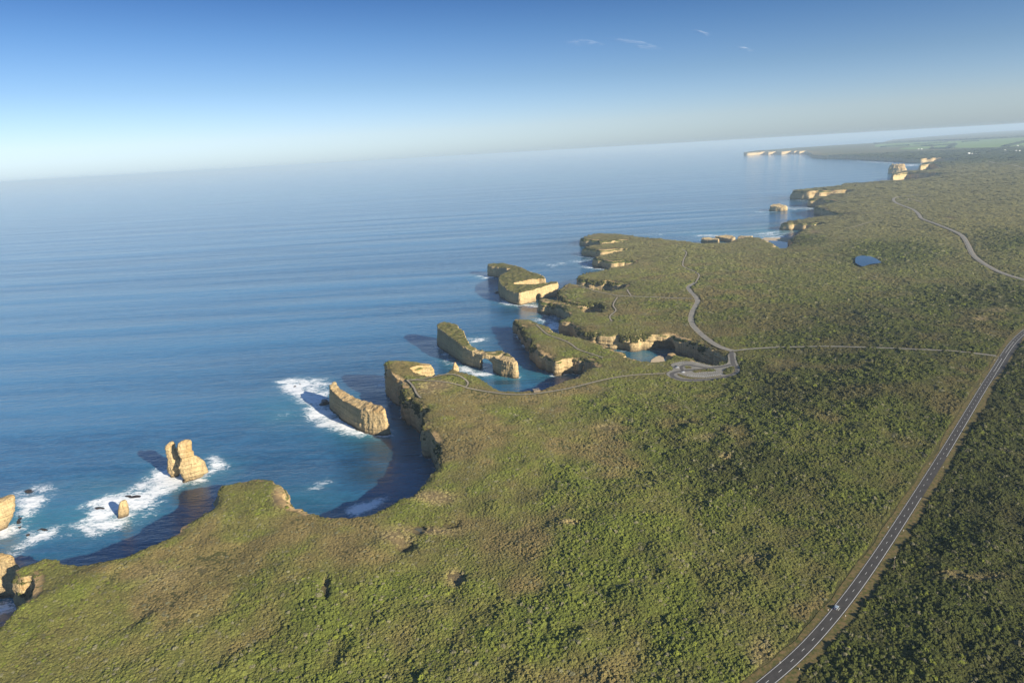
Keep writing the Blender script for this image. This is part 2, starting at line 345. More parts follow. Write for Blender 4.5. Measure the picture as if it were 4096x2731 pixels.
def inside(P, poly, chunk=4000):
    A = poly; B = np.roll(poly, -1, 0); r = np.zeros(len(P), bool)
    for i in range(0, len(P), chunk):
        p = P[i:i + chunk]; x = p[:, 0:1]; y = p[:, 1:2]
        c = (A[:, 1] > y) != (B[:, 1] > y)
        xi = (B[:, 0] - A[:, 0]) * (y - A[:, 1]) / (B[:, 1] - A[:, 1] + 1e-12) + A[:, 0]
        r[i:i + chunk] = ((c & (x < xi)).sum(1) % 2) == 1
    return r
# resample the edge, finer close by, and roughen it
def resample(pts, closed=False, k=430.0, lo=1.5, hi=60.0, rough=1.0, seed=3):
    out = []
    n = len(pts); rngs = range(n if closed else n - 1)
    for i in rngs:
        a = pts[i]; b = pts[(i + 1) % n]; L = np.linalg.norm(b - a); D = np.hypot(*((a + b) / 2))
        m = max(1, int(L / np.clip(D / k, lo, hi)))
        for j in range(m): out.append(a + (b - a) * j / m)
    if not closed: out.append(pts[-1])
    out = np.array(out)
    if len(out) > 8:                                   # round the traced corners a little
        for _ in range(2):
            sm = out.copy(); sm[1:-1] = out[1:-1] * .5 + (out[:-2] + out[2:]) * .25; out = sm
    t = np.gradient(out, axis=0); t /= np.linalg.norm(t, axis=1)[:, None] + 1e-9; nrm = np.c_[-t[:, 1], t[:, 0]]
    D = np.hypot(out[:, 0], out[:, 1]); amp = np.clip(D / 500, .7, 6) * rough
    off = fbm(out / 22, 3, seed) * 2.2 * amp + fbm(out / 6, 2, seed + 5) * 1.7 * np.minimum(amp, 1.3) - np.maximum(0, vn(out / 13, seed + 9) - .35) * 6 * np.minimum(amp, 2)
    return out + nrm * off[:, None]
rim = resample(cw)
land_poly = np.vstack([rim, tail])
coarse_poly = np.vstack([cw, tail])

# roads and paths (photo pixels), needed early: the ground is level under them
HIGHWAY = [(2800, 2960), (2930, 2831), (3060, 2731), (3128, 2692), (3172, 2648), (3216, 2601), (3252, 2562), (3290, 2519), (3326, 2477), (3357, 2438), (3389, 2398), (3418, 2361), (3443, 2325), (3467, 2290), (3490, 2257), (3511, 2225), (3531, 2195), (3552, 2164), (3570, 2136), (3589, 2107),
 (3606, 2079), (3623, 2052), (3641, 2027), (3656, 2002), (3671, 1979), (3686, 1956), (3714, 1911), (3741, 1868), (3766, 1828), (3779, 1808), (3857, 1679), (3934, 1550), (3964, 1503), (3985, 1469), (4006, 1435), (4018, 1416), (4035, 1391), (4058, 1361), (4082, 1339), (4110, 1316), (4180, 1268), (4350, 1190)]
SIDE = [(4000, 1428), (3987, 1423), (3949, 1418), (3891, 1412), (3815, 1404), (3700, 1398), (3500, 1390), (3309, 1385), (3100, 1389), (2990, 1396), (2931, 1403)]
GORGE = [(2931, 1403), (2880, 1388), (2836, 1361), (2791, 1323), (2769, 1296), (2764, 1274), (2771, 1243), (2784, 1221), (2791, 1203), (2782, 1185), (2764, 1167), (2753, 1150), (2762, 1140), (2782, 1131)]
BRANCH = [(2772, 1194), (2702, 1192), (2612, 1188), (2523, 1185), (2456, 1181)]
FARROAD = [(4200, 1150), (4059, 1110), (3994, 1088), (3935, 1055), (3893, 1022), (3869, 975), (3846, 942), (3798, 918), (3739, 895), (3685, 874), (3676, 860), (3650, 838), (3590, 815), (3573, 800), (3584, 790), (3626, 784), (3679, 779)]
PATHW = [(2661, 1493), (2600, 1495), (2500, 1503), (2389, 1524), (2274, 1553), (2159, 1572), (2083, 1578), (2006, 1574), (1930, 1562), (1862, 1549)]
TRACKS = [[(1862, 1549), (1842, 1541), (1790, 1530), (1740, 1524), (1690, 1521), (1628, 1520)], [(1628, 1520), (1679, 1517), (1730, 1510), (1765, 1500), (1796, 1495), (1837, 1500), (1862, 1520), (1883, 1533), (1862, 1549)],
 [(1628, 1520), (1645, 1535), (1658, 1551), (1663, 1571), (1684, 1592)],
 [(2145, 1299), (2170, 1321), (2190, 1339), (2223, 1350), (2257, 1362), (2290, 1379), (2308, 1397), (2357, 1413), (2413, 1431)],
 [(2456, 1181), (2389, 1167), (2345, 1152), (2310, 1142)], [(2470, 1189), (2452, 1221), (2465, 1243), (2438, 1265), (2447, 1285)],
 [(2782, 1131), (2793, 1113), (2796, 1098), (2775, 1086), (2737, 1069), (2731, 1060), (2735, 1038), (2746, 1015), (2740, 1004), (2724, 997)],
 [(2525, 1184), (2516, 1172), (2508, 1158)], [(3383, 914), (3412, 910), (3460, 895), (3501, 886), (3578, 883)], [(3690, 812), (3640, 796), (3632, 801)],
 [(3949, 645), (3985, 654), (4049, 661), (4110, 680)], [(3380, 855), (3520, 853), (3640, 858)], [(3300, 782), (3420, 782), (3560, 784)]]
def road_pts(px, step=6.0):
    p = np.array(px, float); w = land(p[:, 0], p[:, 1])
    # Catmull-Rom through the traced points, in metres
    out = []
    for i in range(len(w) - 1):
        p0, p1, p2, p3 = w[max(i - 1, 0)], w[i], w[i + 1], w[min(i + 2, len(w) - 1)]
        L = np.linalg.norm(p2 - p1); m = max(2, int(L / step))
        for t in np.arange(m) / m:
            out.append(.5 * ((2 * p1) + (p2 - p0) * t + (2 * p0 - 5 * p1 + 4 * p2 - p3) * t * t + (3 * p1 - p0 - 3 * p2 + p3) * t ** 3))
    out.append(w[-1]); out = np.array(out)
    for _ in range(4): out[1:-1] = out[1:-1] * .5 + (out[:-2] + out[2:]) * .25
    return out
def soft(p, n):
    p = p.copy()
    for _ in range(n): p[1:-1] = p[1:-1] * .5 + (p[:-2] + p[2:]) * .25
    return p
RD = {'highway': (soft(road_pts(HIGHWAY), 30), 9.0), 'side': (road_pts(SIDE), 4.0), 'gorge': (road_pts(GORGE), 5.0), 'branch': (road_pts(BRANCH), 4.0),
      'far': (road_pts(FARROAD, 15), 6.5), 'path': (road_pts(PATHW), 2.8)}
for i, t in enumerate(TRACKS): RD['t%d' % i] = (road_pts(t), 1.8)
CPK = [(520, 670), (560, 640), (650, 630), (690, 600), (660, 560), (620, 520), (600, 500), (720, 470), (850, 440), (900, 440), (1000, 450), (1150, 475), (1380, 540), (1550, 530), (1690, 505), (1720, 440), (1700, 330), (1740, 270), (1850, 262), (1850, 300),
       (1850, 400), (1880, 480), (1925, 560), (1930, 640), (1840, 710), (1600, 775), (1300, 820), (1000, 830), (800, 820), (650, 770), (560, 720)]
ISL = [[(870, 540), (950, 525), (1020, 550), (1070, 580), (950, 595), (890, 580)], [(1010, 630), (1150, 600), (1440, 590), (1510, 615), (1480, 640), (1200, 650), (1080, 670)],
       [(730, 665), (800, 685), (900, 730), (1000, 752), (1250, 762), (1600, 715), (1625, 722), (1500, 745), (1200, 778), (1000, 783), (850, 762), (750, 712)],
       [(1615, 600), (1800, 530), (1830, 560), (1838, 630), (1780, 680), (1640, 712), (1600, 680)]]
def q2(l): a = np.array(l, float); return land(2550 + a[:, 0] / 4.704, 1350 + a[:, 1] / 4.704)
cpk = q2(CPK); isl = [q2(i) for i in ISL]
# hollows, pools and bare patches: centre px, half width px, half height px, kind
HOLLOW = [(1671, 2104, 26, 22, 3.0), (1796, 2082, 45, 14, 4.0), (1617, 2172, 42, 22, 5.0), (1301, 2350, 22, 42, 5.0), (1832, 2300, 36, 34, 1.6), (1270, 2398, 40, 8, 3.0), (2148, 1680, 50, 10, 1.0)]
ROCKY = [(1112, 1955, 26, 60)]
BARE = [(1735, 1975, 90, 26, .8), (1580, 2140, 70, 30, .8), (1700, 2110, 130, 18, .8), (1820, 2300, 38, 36, 1), (3925, 1278, 34, 10, 1), (3960, 1262, 16, 5, 1), (2900, 1830, 26, 12, .8), (2830, 1750, 40, 14, .5),
        (2425, 1700, 40, 10, .7), (2275, 2085, 45, 12, .8), (3800, 872, 36, 6, 1), (3880, 872, 16, 6, 1), (1740, 1540, 70, 22, .9), (1700, 1560, 60, 14, .8), (3607, 872, 10, 3, 1), (3650, 876, 8, 4, 1), (640, 2300, 120, 60, .35),
        (800, 2280, 20, 14, .9), (3260, 925, 30, 9, .9), (1305, 2335, 16, 26, .9), (1110, 1975, 22, 50, 1.0), (2400, 1010, 60, 18, .5), (2360, 975, 60, 16, .6), (2380, 940, 50, 8, .7), (3000, 2240, 60, 20, .4), (3900, 2330, 120, 18, .6), (3990, 1240, 60, 12, .5),
        (3040, 2600, 50, 60, .5), (3800, 2310, 60, 12, .7)]
def ell(xy, px, py, hw, hh, z=None):
    """0..1 falloff of an ellipse measured in photo pixels but laid on the ground"""
    c = land(px, py)[0]; a = land(px + hw, py)[0] - c; b = land(px, py + hh)[0] - c
    Mx = np.linalg.inv(np.c_[a, b]); q = (xy - c) @ Mx.T; return np.exp(-((q ** 2).sum(1)) ** 1.5)
def road_clear(xy):
    """signed clearance from the nearest road edge (negative on it)"""
    best = np.full(len(xy), 1e9); D = np.hypot(xy[:, 0], xy[:, 1])
    for k, (p, hw) in RD.items():
        bb0 = p.min(0) - 60; bb1 = p.max(0) + 60
        m = np.all((xy > bb0) & (xy < bb1), axis=1)
        if m.any():
            d, _ = seg_dist(xy[m], p[:-1], p[1:]); best[m] = np.minimum(best[m], d - hw)
    m = np.all((xy > cpk.min(0) - 60) & (xy < cpk.max(0) + 60), axis=1)
    if m.any():
        q = xy[m]; d, _ = seg_dist(q, cpk, np.roll(cpk, -1, 0)); d[inside(q, cpk)] *= -1
        for i in isl:
            di, _ = seg_dist(q, i, np.roll(i, -1, 0)); ins = inside(q, i); d = np.where(ins, di - .4, d)
        best[m] = np.minimum(best[m], d)
    return best
def Z(xy, clear=None):
    xy = np.atleast_2d(xy); z = Zs(xy)
    if clear is None: clear = road_clear(xy)
    und = fbm(xy / 70, 3, 11) * 2.6 + fbm(xy / 260, 2, 12) * 4.0
    und = und + (fbm(xy / 24, 2, 14) * 1.3 + np.maximum(0, fbm(xy / 34, 2, 15) - .15) * 4.5) * (1 - sstep(700, 1300, np.hypot(xy[:, 0], xy[:, 1])))
    z = z + und * sstep(4, 45, clear) * sstep(0, 30, np.hypot(xy[:, 0], xy[:, 1]) - 200)
    for h in HOLLOW: z = z - ell(xy, *h[:4]) * h[4]
    return z

# ------------------------------------------------------------------ land: ground sheet and cliffs
S0, S1 = cw[:-1], cw[1:]
def coast_dist(xy):
    """distance inland from the rim (negative at sea)"""
    A = coarse_poly; d, _ = seg_dist(xy, A, np.roll(A, -1, 0)); d = np.where(inside(xy, coarse_poly), d, -d)
    D = np.hypot(xy[:, 0], xy[:, 1]); near = np.abs(d) < np.clip(D / 60, 12, 120)
    if near.any():
        q = xy[near]; a = rim[:-1]; b = rim[1:]; dn = np.empty(len(q)); order = np.argsort(np.hypot(q[:, 0], q[:, 1]))
        Dr = np.hypot(a[:, 0], a[:, 1])
        for c in range(0, len(q), 3000):
            ii = order[c:c + 3000]; dd = np.hypot(q[ii, 0], q[ii, 1]); w = max(150, dd.max() * .08)
            sel = (Dr > dd.min() - w) & (Dr < dd.max() + w)
            if sel.sum() < 2: dn[ii] = d[near][ii]; continue
            dn[ii], _ = seg_dist(q[ii], a[sel], b[sel], 1000)
        s = np.where(inside(q, land_poly, 800), 1, -1); d[near] = dn * s
    return d
def grid_pts():
    out = []; D0 = 150.0
    while D0 < 26000:
        D1 = D0 * 1.4; s = np.clip(D0 / 60, 6, 400)
        xs = np.arange(-D1 * .95, D1 * .95, s); ys = np.arange(-200, D1, s); X, Y = np.meshgrid(xs, ys)
        P = np.c_[X.ravel(), Y.ravel()] + RNG.uniform(-.25, .25, (X.size, 2)) * s
        D = np.hypot(P[:, 0], P[:, 1]); P = P[(D >= D0) & (D < D1) & (np.abs(np.arctan2(P[:, 0], P[:, 1])) < .85)]
        d = coast_dist(P); out.append(P[d > s * .45]); D0 = D1
    return np.vstack(out)
G = grid_pts()
# a row of points just inside the rim so that the edge can roll over
t_ = np.gradient(rim, axis=0); t_ /= np.linalg.norm(t_, axis=1)[:, None] + 1e-9
NR = np.c_[t_[:, 1], -t_[:, 0]]                         # land lies to the right of the walk
if not inside(rim[len(rim) // 3:len(rim) // 3 + 1] + NR[len(rim) // 3] * .5, land_poly)[0]: NR = -NR
for _ in range(3): NR[1:-1] = NR[1:-1] * .5 + (NR[:-2] + NR[2:]) * .25
NR /= np.linalg.norm(NR, axis=1)[:, None] + 1e-9
inner = np.vstack([(rim + NR * 3.0)[::2], (rim + NR * 7.0)[1::3]]); di = coast_dist(inner); inner = inner[di > 2.2]
G = G[coast_dist(G) > 0]
allp = np.vstack([land_poly, inner, G])
nb = len(land_poly)
edges = [(i, (i + 1) % nb) for i in range(nb)]
vo, eo, fo, *_r = delaunay_2d_cdt([Vector((float(a), float(b))) for a, b in allp], edges, [list(range(nb))], 1, 0.001)
vo = np.array([(v.x, v.y) for v in vo]); fo = np.array([f for f in fo if len(f) == 3], int)
dc, _ = seg_dist(vo, rim[:-1], rim[1:], 500)
vz = Z(vo); rimdrop = 1.2 * np.exp(-(dc / 4.0) ** 2) + 1.2 * np.exp(-dc / 12) 
vz = vz - rimdrop
bare_v = np.zeros(len(vo))
gr = mesh_obj('ground', np.c_[vo, vz], fo, M['ground'], smooth=True); tag(gr, kind='structure')
if gr.data.polygons[0].normal.z < 0: gr.data.flip_normals()

for b_ in BARE: bare_v = np.maximum(bare_v, ell(vo, *b_[:4]) * b_[4])
attr(gr, 'bare', bare_v); rk_ = ell(vo, 1128, 1962, 26, 62)
attr(gr, 'rimrock', np.maximum(rk_ * (dc < 16), (1 - sstep(2.0, 8.0, dc)) * sstep(-.05, .25, fbm(vo / 28, 3, 91))))
def wall_offset(s, z, zt, D, seed, cave=0):
    """how far the wall stands out from the rim: s along the edge, z above the sea, zt rim height"""
    t = 1 - z / zt
    prof = 3.4 * sstep(0, .22, t) + 1.2 * sstep(.2, .95, t)
    led = vn(np.c_[z / 3.1 + vn(np.c_[s / 90, z * 0], seed) * 1.2, s / 240], seed + 1) * .8
    flute = fbm(np.c_[s / 9, z / 45], 3, seed + 2) * 2.4 * sstep(0, .18, t)
    gul = fbm(np.c_[s / 34, z / 90], 2, seed + 3) * 3.4 * sstep(0, .3, t)
    rag = fbm(np.c_[s / 3.0, z / 3.0], 2, seed + 4) * .7 - np.maximum(0, vn(np.c_[s / 5.5, z / 40], seed + 8) - .3) * 5.5 * sstep(.02, .2, t)
    rag = rag + np.tanh(3 * vn(np.c_[z / 1.7 + vn(np.c_[s / 50, z * 0], seed) * 1.5, s / 80], seed + 6)) * .45
    k = np.clip(D / 900, 1, 4)
    notch = -1.8 * np.exp(-((z - 2.0) / 1.6) ** 2)
    return -15 * cave * (1 - sstep(11, 17, z)) + prof * np.minimum(k, 2) + led + (flute + gul) * k + rag + notch
lens = np.r_[0, np.cumsum(np.linalg.norm(np.diff(rim, axis=0), axis=1))]
zr = Z(rim) - 2.4; Dr = np.hypot(rim[:, 0], rim[:, 1])
CAVE = np.clip(ell(rim, 2655, 1336, 40, 30) * 1.6, 0, 1) + np.clip(ell(rim, 2500, 1340, 14, 12) * .6, 0, 1)
ROWS = 30; fr = np.r_[np.linspace(0, 1, ROWS)]
V = []
for r in fr:
    zz = zr * (1 - r) + (-2.0) * r
    off = wall_offset(lens, np.maximum(zz, 0), zr, Dr, 21, CAVE) if r > 0 else np.zeros(len(rim))
    V.append(np.c_[rim - NR * off[:, None], zz])
V = np.array(V); nR, nC = V.shape[:2]
idx = np.arange(nR * nC).reshape(nR, nC)
F = np.stack([idx[:-1, :-1], idx[1:, :-1], idx[1:, 1:], idx[:-1, 1:]], -1).reshape(-1, 4)
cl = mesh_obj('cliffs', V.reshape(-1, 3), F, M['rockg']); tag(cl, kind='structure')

WALLV = V
# ------------------------------------------------------------------ sea
def axis(lo, hi, step, far_lo, far_hi, g=1.07):
    a = list(np.arange(lo, hi + .1, step)); s = step
    while a[-1] < far_hi: s *= g; a.append(a[-1] + s)
    s = step; b = []
    x = lo
    while x > far_lo: s *= g; x -= s; b.append(x)
    return np.array(b[::-1] + a)
SEA = 65000.0
xs = axis(-560, 420, 3.2, -SEA, SEA); ys = axis(470, 1750, 3.2, -3000, SEA); xs = np.clip(xs, -SEA, SEA); ys = np.clip(ys, -3000, SEA)
X, Y = np.meshgrid(xs, ys); P = np.c_[X.ravel(), Y.ravel()]
nx, ny = len(xs), len(ys); idx = np.arange(nx * ny).reshape(ny, nx)
F = np.stack([idx[:-1, :-1], idx[:-1, 1:], idx[1:, 1:], idx[1:, :-1]], -1).reshape(-1, 4)
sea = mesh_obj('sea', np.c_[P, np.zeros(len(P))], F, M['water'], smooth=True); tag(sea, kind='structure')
# surf: (photo px polygon at sea level, amount)
FOAM = [([(1115, 1525), (1180, 1512), (1300, 1515), (1320, 1560), (1290, 1590), (1330, 1640), (1380, 1680), (1480, 1710), (1555, 1725), (1540, 1738), (1440, 1740), (1340, 1712), (1250, 1680), (1230, 1610), (1150, 1570)], .95),
 ([(640, 1870), (700, 1890), (790, 1930), (900, 1860), (870, 1840), (830, 1880), (760, 1925), (640, 1980), (560, 2040), (480, 2110), (400, 2130), (310, 2110), (360, 2060), (400, 2010), (350, 2020), (430, 1980), (530, 1950), (590, 1910)], .98),
 ([(560, 1960), (640, 1980), (620, 2060), (500, 2110), (400, 2100), (420, 2030)], .62),
 ([(60, 1975), (150, 1940), (200, 1950), (170, 2010), (120, 2060), (60, 2130), (0, 2150), (-60, 2140), (-40, 2100), (60, 2100), (90, 2030)], .75),
 ([(60, 2190), (140, 2130), (215, 2115), (210, 2140), (130, 2170), (70, 2200)], .92),
 ([(1400, 2040), (1440, 2022), (1530, 1990), (1530, 2005), (1480, 2035), (1430, 2058)], 1.0),
 ([(1255, 1950), (1300, 1925), (1310, 1930), (1262, 1945)], .8),
 ([(1850, 1470), (1900, 1488), (1960, 1490), (1960, 1500), (1900, 1502), (1860, 1490)], 1.0),
 ([(1750, 1370), (1790, 1400), (1800, 1440), (1850, 1470), (1830, 1480), (1780, 1440)], .75),
 ([(1870, 1355), (1940, 1350), (1935, 1362), (1880, 1375)], .75), ([(1900, 1220), (1990, 1300), (1940, 1320)], .0),
 ([(2150, 1275), (2200, 1280), (2240, 1285), (2235, 1325), (2200, 1312), (2160, 1285)], .78), ([(2155, 1250), (2230, 1262), (2240, 1275), (2180, 1275)], .55),
 ([(2160, 1052), (2200, 1056), (2200, 1062), (2250, 1050), (2265, 1056), (2210, 1066)], .55), ([(2290, 1043), (2380, 1042), (2400, 1052), (2330, 1056)], .75), ([(2340, 1063), (2400, 1070), (2440, 1080), (2380, 1078)], .9), ([(2330, 1018), (2390, 1027), (2400, 1034), (2350, 1028)], .9),
 ([(1930, 1103), (1975, 1102), (1992, 1106), (1960, 1112)], 1.0), ([(2015, 1205), (2060, 1216), (2130, 1222), (2130, 1226), (2060, 1222), (2020, 1212)], 1.0),
 ([(2890, 938), (2960, 938), (2985, 946), (2900, 944)], .6), ([(3020, 940), (3070, 928), (3140, 922), (3150, 950), (3060, 954)], .62), ([(3098, 948), (3145, 946), (3146, 952), (3100, 956)], 1.0), ([(2790, 940), (2870, 938), (2868, 944), (2810, 945)], .9),
 ([(3066, 934), (3085, 932), (3085, 940), (3068, 940)], 1.1), ([(3150, 826), (3240, 832), (3238, 838), (3160, 835)], 1.0), ([(3040, 848), (3080, 846), (3082, 851), (3050, 851)], .9), ([(3170, 793), (3236, 796), (3236, 800), (3185, 799)], 1.1),
 ([(3460, 644), (3528, 645), (3528, 649), (3462, 648)], 1.1), ([(3565, 652), (3625, 653), (3620, 658), (3570, 657)], 1.0), ([(3640, 657), (3655, 657), (3654, 663), (3642, 662)], 1.1), ([(3440, 634), (3455, 634), (3455, 640), (3442, 640)], 1.1), ([(3150, 612), (3260, 628), (3240, 634), (3160, 622)], .7),
 ([(90, 2420), (60, 2400), (20, 2400), (-30, 2440), (-30, 2480), (10, 2450)], .8), ([(0, 2345), (60, 2320), (60, 2350), (0, 2400)], .65), ([(340, 1650), (360, 1630)], 0),
 ([(1104, 1660), (1150, 1650), (1140, 1670), (1110, 1675)], .5), ([(2600, 950), (2640, 935), (2650, 940), (2610, 956)], .4), ([(840, 1830), (900, 1850), (900, 1890), (830, 1880)], .7), ([(1500, 1520), (1550, 1510), (1545, 1540), (1510, 1545)], .5)]
foam = np.zeros(len(P)); Dp = np.hypot(P[:, 0], P[:, 1])
for poly, amt in FOAM:
    if amt <= 0 or len(poly) < 3: continue
    w = at(np.array([a for a, b in poly]), np.array([b for a, b in poly]), 0.0)
    D = np.hypot(*w.mean(0)); soft = D / 50
    m = np.all((P > w.min(0) - 3 * soft) & (P < w.max(0) + 3 * soft), axis=1)
    if not m.any(): continue
    q = P[m]; d, _ = seg_dist(q, w, np.roll(w, -1, 0)); d[inside(q, w)] *= -1
    foam[m] = np.maximum(foam[m], amt * (1 - sstep(-soft * .6, soft * 1.3, d)))
KELP = [(760, 1990, 70, 40), (1560, 1800, 150, 60), (1640, 1700, 60, 60), (130, 1985, 25, 18), (1250, 1600, 35, 25), (2010, 1530, 80, 12), (1480, 1900, 120, 50)]
def ell0(xy, px, py, hw, hh):
    c = at(px, py, 0.); a = at(px + hw, py, 0.) - c; b = at(px, py + hh, 0.) - c
    q = (xy - c) @ np.linalg.inv(np.c_[a, b]).T; return np.exp(-((q ** 2).sum(1)) ** 1.2)
kelp = np.zeros(len(P))
for k in KELP: kelp = np.maximum(kelp, ell0(P, *k) * .7)
SHAL = [(300, 2080, 220, 90, .55), (140, 2090, 160, 80, .6), (420, 1960, 200, 60, .45), (1200, 1990, 260, 60, .3), (2570, 1420, 70, 25, .6), (2050, 1470, 130, 50, .5), (1900, 1480, 90, 40, .45), (2150, 1500, 60, 30, .5), (2140, 1270, 60, 30, .4),
        (1150, 1640, 160, 80, .4), (3080, 925, 120, 26, .75), (2900, 930, 200, 20, .5), (700, 1830, 200, 60, .25), (3300, 850, 120, 20, .2)]
shal = np.zeros(len(P))
for k in SHAL: shal = np.maximum(shal, ell0(P, *k[:4]) * k[4] * .65)
mnear = (np.abs(P[:, 0]) < 2600) & (P[:, 1] > 350) & (P[:, 1] < 4200) & (P[:, 0] > -900)
dd, _ = seg_dist(P[mnear], cw[:-1], cw[1:])
dsea = np.full(len(P), 1e4); dsea[mnear] = dd
shal = np.maximum(shal, .22 * np.exp(-dsea / 40))
edge_foam = .85 * np.exp(-np.maximum(dsea - 5, 0) / 4.0) * (0.35 + .65 * sstep(-.1, .5, fbm(P / 60, 2, 31)))

# ------------------------------------------------------------------ sea stacks and islands
def solid(polyz, flare=(0, 2.5), rows=8, seed=1, base=-3.0, step=3.0, ragged=.6, shrink=None):
    """closed solid from a top outline with heights: returns verts, faces"""
    n = len(polyz); o = []
    for i in range(n):
        a = polyz[i]; b = polyz[(i + 1) % n]; m = max(1, int(np.linalg.norm(b[:2] - a[:2]) / step))
        for j in range(m): o.append(a + (b - a) * j / m)
    o = np.array(o)
    for _ in range(2): o = o * .5 + (np.roll(o, 1, 0) + np.roll(o, -1, 0)) * .25
    t = np.roll(o[:, :2], -1, 0) - np.roll(o[:, :2], 1, 0); t /= np.linalg.norm(t, axis=1)[:, None] + 1e-9
    nn = np.c_[t[:, 1], -t[:, 0]]
    area = .5 * np.sum(o[:, 0] * np.roll(o[:, 1], -1) - np.roll(o[:, 0], -1) * o[:, 1])
    if area < 0: nn = -nn
    V = []
    for r in range(rows + 1):
        f = r / rows; z = o[:, 2] * (1 - f) + base * f
        off = flare[0] + (flare[1] - flare[0]) * f ** 1.3
        V.append(np.c_[o[:, :2] + nn * off, z])
    V = np.vstack(V); m = len(o); F = []
    for r in range(rows):
        for i in range(m):
            a = r * m + i; b = r * m + (i + 1) % m; c = b + m; d = a + m
            F += [(a, d, c), (a, c, b)] if area > 0 else [(a, b, c), (a, c, d)]
    # caps
    def cap(ring, up):
        pts = V[ring]; vs, es, fs, *_ = delaunay_2d_cdt([Vector((float(p[0]), float(p[1]))) for p in pts], [(i, (i + 1) % len(ring)) for i in range(len(ring))], [], 1, 1e-5)
        out = []
        if len(vs) != len(ring): return [tuple(int(q) for q in (ring if up else ring[::-1]))]
        for f in fs:
            a, b, c = [np.array(vs[i]) for i in f[:3]]; cr = (b[0] - a[0]) * (c[1] - a[1]) - (b[1] - a[1]) * (c[0] - a[0])
            g = [int(ring[i]) for i in f]
            out.append(tuple(g if (cr > 0) == up else g[::-1]))
        return out
    F += cap(np.arange(m), True); F += cap(np.arange(rows * m, (rows + 1) * m), False)
    return V, F
def column(sections, seg=28, seed=1):
    """closed lofted column: sections of (z, cx, cy, rx, ry, rot) from top to base"""
    V = []; F = []
    for k, (z, cx, cy, rx, ry, rot) in enumerate(sections):
        a = np.arange(seg) / seg * 2 * np.pi
        r = 1 + .13 * vn(np.c_[np.cos(a) * 1.6 + k * .23, np.sin(a) * 1.6, a * 0 + seed], seed)
        x = np.sign(np.cos(a)) * np.abs(np.cos(a)) ** .8 * rx * r; y = np.sign(np.sin(a)) * np.abs(np.sin(a)) ** .8 * ry * r
        c, s = math.cos(rot), math.sin(rot)
        V.append(np.c_[cx + x * c - y * s, cy + x * s + y * c, np.full(seg, z)])
    n = len(sections); V = np.vstack(V)
    for k in range(n - 1):
        for i in range(seg):
            a = k * seg + i; b = k * seg + (i + 1) % seg; F.append((a, a + seg, b + seg, b))
    F.append(tuple(range(seg))); F.append(tuple(range((n - 1) * seg, n * seg))[::-1])
    return V, F
def merged(parts):
    V = []; F = []; o = 0
    for v, f in parts:
        V.append(v); F += [tuple(i + o for i in g) for g in f]; o += len(v)
    return np.vstack(V), F
def weather(name, parts, cutters, voxel, amp=1.0, seed=5, ledge=.7, smooth=False):
    """union, cut the arches, remesh evenly, then roughen the surface: returns verts, faces"""
    v, f = merged(parts); o = mesh_obj('tmp_a', v, f); cs = []
    for cv, cf in cutters:
        c = mesh_obj('tmp_c', cv, cf); cs.append(c)
    rm = o.modifiers.new('r', 'REMESH'); rm.mode = 'VOXEL'; rm.voxel_size = voxel
    for c in cs:
        b = o.modifiers.new('b', 'BOOLEAN'); b.operation = 'DIFFERENCE'; b.object = c; b.solver = 'EXACT'
    if cs:
        rm = o.modifiers.new('r', 'REMESH'); rm.mode = 'VOXEL'; rm.voxel_size = voxel
    dg = bpy.context.evaluated_depsgraph_get(); dg.update()
    me = bpy.data.meshes.new_from_object(o.evaluated_get(dg))
    nv = len(me.vertices); co = np.empty(nv * 3, np.float32); me.vertices.foreach_get('co', co); co = co.reshape(-1, 3).astype(float)
    no = np.empty(nv * 3, np.float32); me.vertex_normals.foreach_get('vector', no); no = no.reshape(-1, 3).astype(float)
    F = np.array([list(p.vertices) for p in me.polygons if len(p.vertices) == 4])
    for x in [o] + cs: bpy.data.objects.remove(x)
    side = 1 - np.abs(no[:, 2])
    d = fbm(co / np.array([9, 9, 26.]), 3, seed) * 2.0 + fbm(co / 3.2, 2, seed + 3) * .7
    d += side * vn(np.c_[co[:, 2] / 2.2 + vn(co[:, :2] / 40, seed) * 1.5, co[:, 0] / 60, co[:, 1] / 60], seed + 7) * ledge
    d += fbm(co[:, [0, 1]] / 7, 2, seed + 9) * side * 1.2
    d += side * np.tanh(3.2 * vn(np.c_[co[:, 2] / 1.5 + vn(co[:, :2] / 30, seed) * 1.5, co[:, 0] / 25, co[:, 1] / 25], seed + 13)) * .35
    d += np.clip(no[:, 2], 0, 1) * fbm(co[:, :2] / 8, 3, seed + 21) * 2.2
    d += fbm(co / 1.6, 2, seed + 15) * .32 - np.maximum(0, fbm(co / np.array([6, 6, 30.]), 2, seed + 17) - .2) * 3.0 * side
    d -= side * 1.5 * np.exp(-((co[:, 2] - 2) / 1.8) ** 2)
    return co + no * (d * amp)[:, None], F
